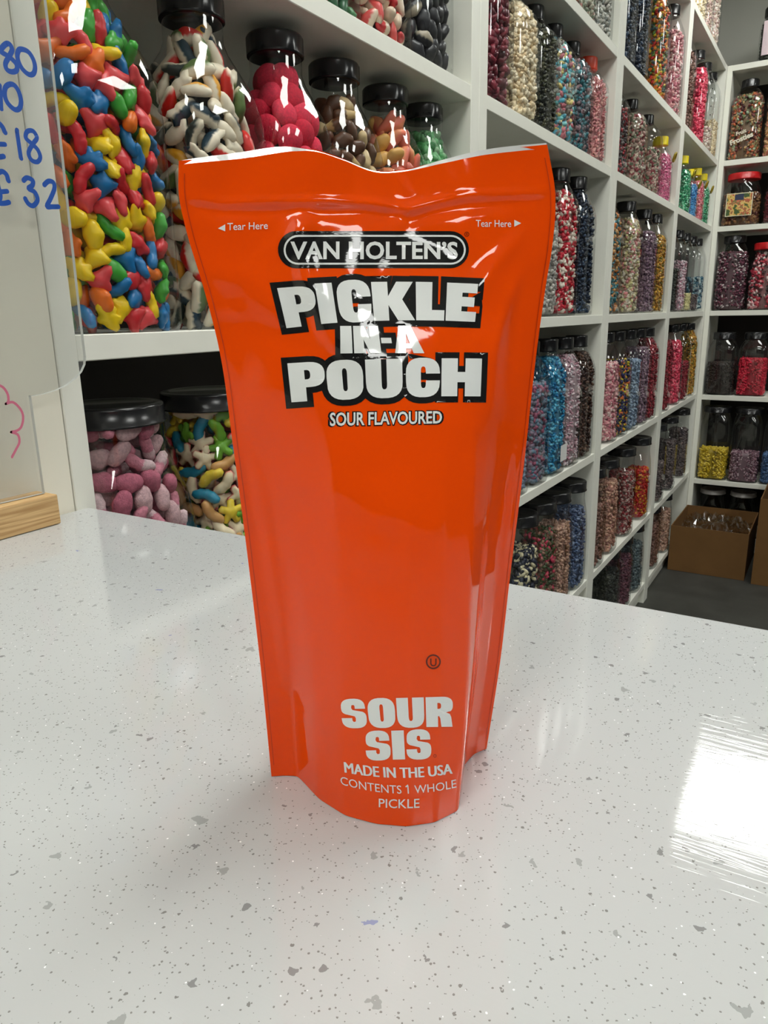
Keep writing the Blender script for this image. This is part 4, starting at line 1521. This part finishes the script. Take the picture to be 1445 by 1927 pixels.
def wood():
    m = WOODM
    nt = m.node_tree
    b = nt.nodes['Principled BSDF']
    tc = nt.nodes.new('ShaderNodeTexCoord')
    mp = nt.nodes.new('ShaderNodeMapping')
    mp.inputs['Scale'].default_value = (6, 220, 260)
    n = nt.nodes.new('ShaderNodeTexNoise')
    n.inputs['Scale'].default_value = 2.0
    n.inputs['Detail'].default_value = 6
    n.inputs['Distortion'].default_value = .4
    cr = nt.nodes.new('ShaderNodeValToRGB')
    cr.color_ramp.elements[0].position = .32
    cr.color_ramp.elements[0].color = (*lin(168, 128, 80), 1)
    cr.color_ramp.elements[1].position = .68
    cr.color_ramp.elements[1].color = (*lin(222, 188, 136), 1)
    nt.links.new(tc.outputs['Object'], mp.inputs['Vector'])
    nt.links.new(mp.outputs[0], n.inputs['Vector'])
    nt.links.new(n.outputs['Fac'], cr.inputs[0])
    nt.links.new(cr.outputs[0], b.inputs['Base Color'])
    return m


wood()
sign = empty('price_sign', (0.25, SY, COUNTER_Z))
tag(sign, 'clear acrylic price sign with blue handwriting in a wooden block', 'sign')
BX1 = 0.3345
BW = on_y(115, 928, D - 0.0265)[2] - COUNTER_Z
bm = bmesh.new()
blk = box_mesh('wooden_block', (0.12 - .25, -0.009, 0.0003), (BX1 - .25, 0.0165, BW), 0.0012, 2)
link('wooden_block', blk, WOODM, sign)
# sheet outline: rounded lower corner, narrower foot that goes into the block
xr_top = on_y(95, 0, SY)[0]
xr = on_y(158, 640, SY)[0]
zc0 = on_y(158, 672, SY)[2] - COUNTER_Z
zb = on_y(118, 738, SY)[2] - COUNTER_Z
xf = 0.330
out_ = [(0.05, BW + .0005), (xf, BW + .0005), (xf, zb)]
rr = xr - xf
for t in np.linspace(-90, 0, 8):
    out_.append((xr - rr + rr * math.cos(math.radians(t)), zc0 + rr * .5 * math.sin(math.radians(t)) + .0))
out_ += [(xr, zc0 + .03), (xr_top, 0.62), (0.05, 0.62)]
bm = bmesh.new()
vs = [bm.verts.new((x - .25, 0, z)) for x, z in out_]
fc = bm.faces.new(vs)
ex = bmesh.ops.extrude_face_region(bm, geom=[fc])
for v in [q for q in ex['geom'] if isinstance(q, bmesh.types.BMVert)]:
    v.co.y += 0.003
bmesh.ops.recalc_face_normals(bm, faces=bm.faces[:])
me = bpy.data.meshes.new('acrylic_sheet')
bm.to_mesh(me)
bm.free()
me.materials.append(clear_plastic('acrylic', (0.965, 0.97, 0.965), 0.04, 1.45, haze=0.05))
me.materials.append(mat('acrylic_edge', (0.62, 0.64, 0.62), 0.3))
for p in me.polygons:
    if abs(p.normal.y) < 0.5:
        p.material_index = 1
link('acrylic_sheet', me, None, sign)
BLUEM = mat('blue_marker', lin(16, 78, 170), 0.5)
PINKM = mat('pink_marker', lin(206, 110, 136), 0.5)


def stroke(name, pts, width_px, material, closed=False):
    """marker stroke drawn on the sheet: a flat ribbon with round ends"""
    P = [on_y(x, y, SY) for x, y in pts]
    P = np.array([(p[0], p[2]) for p in P])
    # smooth by Catmull-Rom
    Q = []
    n = len(P)
    rng_ = range(n if closed else n - 1)
    for i in rng_:
        p0 = P[(i - 1) % n] if (closed or i > 0) else P[i]
        p1, p2 = P[i], P[(i + 1) % n]
        p3 = P[(i + 2) % n] if (closed or i + 2 < n) else p2
        for t in np.linspace(0, 1, 7)[:-1]:
            Q.append(.5 * (2 * p1 + (p2 - p0) * t + (2 * p0 - 5 * p1 + 4 * p2 - p3) * t * t + (3 * p1 - p0 - 3 * p2 + p3) * t ** 3))
    if not closed:
        Q.append(P[-1])
    Q = np.array(Q)
    w = width_px * 0.72 / F_PX / 2
    V, Fc = [], []
    m = len(Q)
    for i in range(m):
        a = Q[(i - 1) % m] if (closed or i > 0) else Q[i]
        b = Q[(i + 1) % m] if (closed or i < m - 1) else Q[i]
        d = (b - a) / (np.linalg.norm(b - a) + 1e-9)
        nn = np.array([-d[1], d[0]]) * w
        V += [(Q[i][0] + nn[0], SY - .0003 - i * 2e-6, Q[i][1] + nn[1]), (Q[i][0] - nn[0], SY - .0003 - i * 2e-6, Q[i][1] - nn[1])]
    for i in range(m if closed else m - 1):
        j = (i + 1) % m
        Fc.append((2 * i, 2 * j, 2 * j + 1, 2 * i + 1))
    if not closed:
        for e in (Q[0], Q[-1]):
            o = len(V)
            V += [(e[0] + w * math.cos(t), SY - .0006, e[1] + w * math.sin(t)) for t in np.linspace(0, 2 * math.pi, 13)[:-1]]
            Fc.append(tuple(range(o, o + 12)))
    base = np.array([.25, SY, COUNTER_Z])
    me = mesh_from(name, (np.array(V) - base).tolist(), Fc)
    return link(name, me, material, sign)


def Z(pts):          # points read from the 3.855x close-up of the sign
    return [(x / 3.855, y / 3.855) for x, y in pts]


stroke('handwritten_digit', Z([(45, 318), (15, 345), (5, 375), (45, 400), (85, 430), (118, 470), (118, 510), (85, 522), (48, 505), (38, 460), (70, 400), (85, 360), (70, 325)]), 6.5, BLUEM, True)
stroke('handwritten_digit', Z([(145, 358), (125, 390), (130, 440), (160, 500), (205, 540), (240, 535), (252, 490), (238, 430), (200, 375)]), 6.5, BLUEM, True)
stroke('handwritten_digit', Z([(-6, 620), (2, 700), (6, 790)]), 6, BLUEM)
stroke('handwritten_digit', Z([(70, 612), (38, 635), (32, 690), (55, 750), (105, 795), (140, 785), (150, 735), (135, 670), (105, 622)]), 6.5, BLUEM, True)
stroke('handwritten_pound', Z([(34, 962), (15, 920), (-15, 895), (-50, 920), (-52, 980), (-40, 1060), (-55, 1130), (-20, 1140), (22, 1135)]), 6.5, BLUEM)
stroke('handwritten_pound', Z([(-70, 1050), (-20, 1046), (32, 1048)]), 6, BLUEM)
stroke('handwritten_digit', Z([(120, 945), (135, 1050), (150, 1150)]), 6, BLUEM)
stroke('handwritten_digit', Z([(262, 985), (235, 950), (195, 955), (185, 1000), (225, 1040), (270, 1085), (290, 1140), (268, 1175), (225, 1160), (205, 1105), (240, 1040), (262, 1010)]), 6, BLUEM, True)
stroke('handwritten_pound', Z([(58, 1312), (45, 1268), (12, 1244), (-22, 1268), (-18, 1340), (0, 1420), (-10, 1470), (30, 1475), (60, 1468)]), 6.5, BLUEM)
stroke('handwritten_pound', Z([(-40, 1395), (0, 1392), (48, 1388)]), 6, BLUEM)
stroke('handwritten_digit', Z([(168, 1310), (195, 1290), (235, 1310), (232, 1345), (205, 1368), (250, 1395), (270, 1450), (240, 1492), (205, 1480), (180, 1442)]), 6.5, BLUEM)
stroke('handwritten_digit', Z([(318, 1342), (350, 1315), (385, 1325), (392, 1370), (365, 1440), (338, 1498), (375, 1500), (420, 1500)]), 6.5, BLUEM)
# pink scalloped doodle
for arcp in ([(-14, 722), (4, 728), (14, 742), (15, 756), (10, 760)], [(10, 760), (24, 757), (38, 770), (43, 785), (40, 802), (32, 810), (20, 813)],
             [(20, 813), (33, 818), (36, 832), (30, 845), (22, 860)]):
    stroke('doodle_stroke', arcp, 3.6, PINKM)

# ------------------------------------------------------------------ cardboard boxes on the floor in the corner
CARD = mat('cardboard', lin(118, 86, 52), 0.85, 0.15, noise=(14, 0.07))


def carton(label, x0, x1, y0, y1, h, flaps=True):
    t = empty('cardboard_box', ((x0 + x1) / 2, (y0 + y1) / 2, 0.0))
    tag(t, label, 'box', 'cardboard boxes on the floor')
    a, b, th = (x1 - x0) / 2, (y1 - y0) / 2, .004
    box('bottom', (-a + th, -b + th, .001), (a - th, b - th, .005), CARD, t)
    box('side', (-a, -b, .001), (-a + th, b, h), CARD, t)
    box('side', (a - th, -b, .001), (a, b, h), CARD, t)
    box('side', (-a + th, -b, .001), (a - th, -b + th, h), CARD, t)
    box('side', (-a + th, b - th, .001), (a - th, b, h), CARD, t)
    return t


B1 = carton('open cardboard box with crumpled clear plastic, below the corner bookcase', 3.165, 3.553, .2215, .5195, .197)
carton('taller cardboard box at the right edge, below the corner bookcase', 3.14, 3.553, -.16, .194, .355)
# crumpled bag inside
rb = np.random.default_rng(3)
n = 26
V, Fc = [], []
for i in range(n):
    for j in range(n):
        x = -.18 + .36 * i / (n - 1)
        y = -.138 + .276 * j / (n - 1)
        e = min(i, j, n - 1 - i, n - 1 - j) / (n / 2)
        V.append((x, y, .15 + .06 * e + rb.uniform(-.014, .014) + .012 * math.sin(x * 60 + y * 41)))
for i in range(n - 1):
    for j in range(n - 1):
        q = i * n + j
        Fc.append((q, q + n, q + n + 1, q + 1))
me = mesh_from('plastic_bag', V, Fc, False)
bag = link('plastic_bag', me, clear_plastic('crumpled_clear_plastic', (.93, .93, .92), .12, 1.5), None, B1.location)
tag(bag, 'crumpled clear plastic bag inside the open cardboard box', 'bag')
# low clear tubs standing on the floor of the corner bookcase
for i, y in enumerate((.43, .30)):
    jar(['shallow clear tub behind the open box, left', 'shallow clear tub behind the open box, right'][i], 'wide', (XR + .11, y, LO['SB'] * 0 + .0005), .12, .12, .26, .052, .056, .02,
        mat('grey_clear_lid', (.35, .33, .31), .3), -math.pi / 2, False, 'clear_tub', 'clear tubs under the corner bookcase')

# writing on the fruit jar and the picture label on the red-lidded jar
def jar_text(s, parent, size, x, z, d, rot, material, bold=.03):
    me = text_mesh(s, bold)
    V = np.array([v.co[:] for v in me.vertices])
    cx = (V[:, 0].min() + V[:, 0].max()) / 2
    for v in me.vertices:
        X, Y = (v.co.x - cx) * size, v.co.y * size
        c, s_ = math.cos(rot), math.sin(rot)
        v.co = Vector((x + c * X - s_ * Y, -d - .0012, z + s_ * X + c * Y))
    return link('jar_lettering', me, material, parent)


CREAMINK = mat('cream_ink', lin(226, 220, 200), .5)
DARKINK = mat('dark_label_ink', lin(40, 26, 20), .6)
jar_text('Fruit', FRUIT_JAR, .020, -.008, .094, .0575, .28, CREAMINK)
jar_text('Frosties', FRUIT_JAR, .027, -.004, .068, .0575, .30, CREAMINK, .04)


def picture_label():
    m = bpy.data.materials.new('picture_label')
    m.use_nodes = True
    nt = m.node_tree
    b = nt.nodes['Principled BSDF']
    b.inputs['Roughness'].default_value = .4
    tc = nt.nodes.new('ShaderNodeTexCoord')
    n = nt.nodes.new('ShaderNodeTexNoise')
    n.inputs['Scale'].default_value = 42
    n.inputs['Detail'].default_value = 3
    nt.links.new(tc.outputs['Object'], n.inputs['Vector'])
    cr = nt.nodes.new('ShaderNodeValToRGB')
    cr.color_ramp.interpolation = 'CONSTANT'
    el = cr.color_ramp.elements
    el[0].position, el[0].color = 0, (*lin(70, 92, 50), 1)
    el[1].position, el[1].color = .42, (*lin(210, 170, 80), 1)
    for p_, c_ in ((.48, (220, 190, 120)), (.54, (190, 90, 60)), (.6, (120, 130, 70)), (.66, (214, 120, 90))):
        e = el.new(p_)
        e.color = (*lin(*c_), 1)
    nt.links.new(n.outputs['Fac'], cr.inputs[0])
    nt.links.new(cr.outputs[0], b.inputs['Base Color'])
    return m


plate('label_border', PICT_JAR, -.054, .046, .036, .125, .0575, mat('label_cream', lin(226, 220, 190), .5))
plate('label_picture', PICT_JAR, -.051, .043, .039, .122, .0579, picture_label())
plate('label_patch', PICT_JAR, -.022, .012, .098, .120, .0582, mat('label_navy', lin(44, 54, 84), .5))
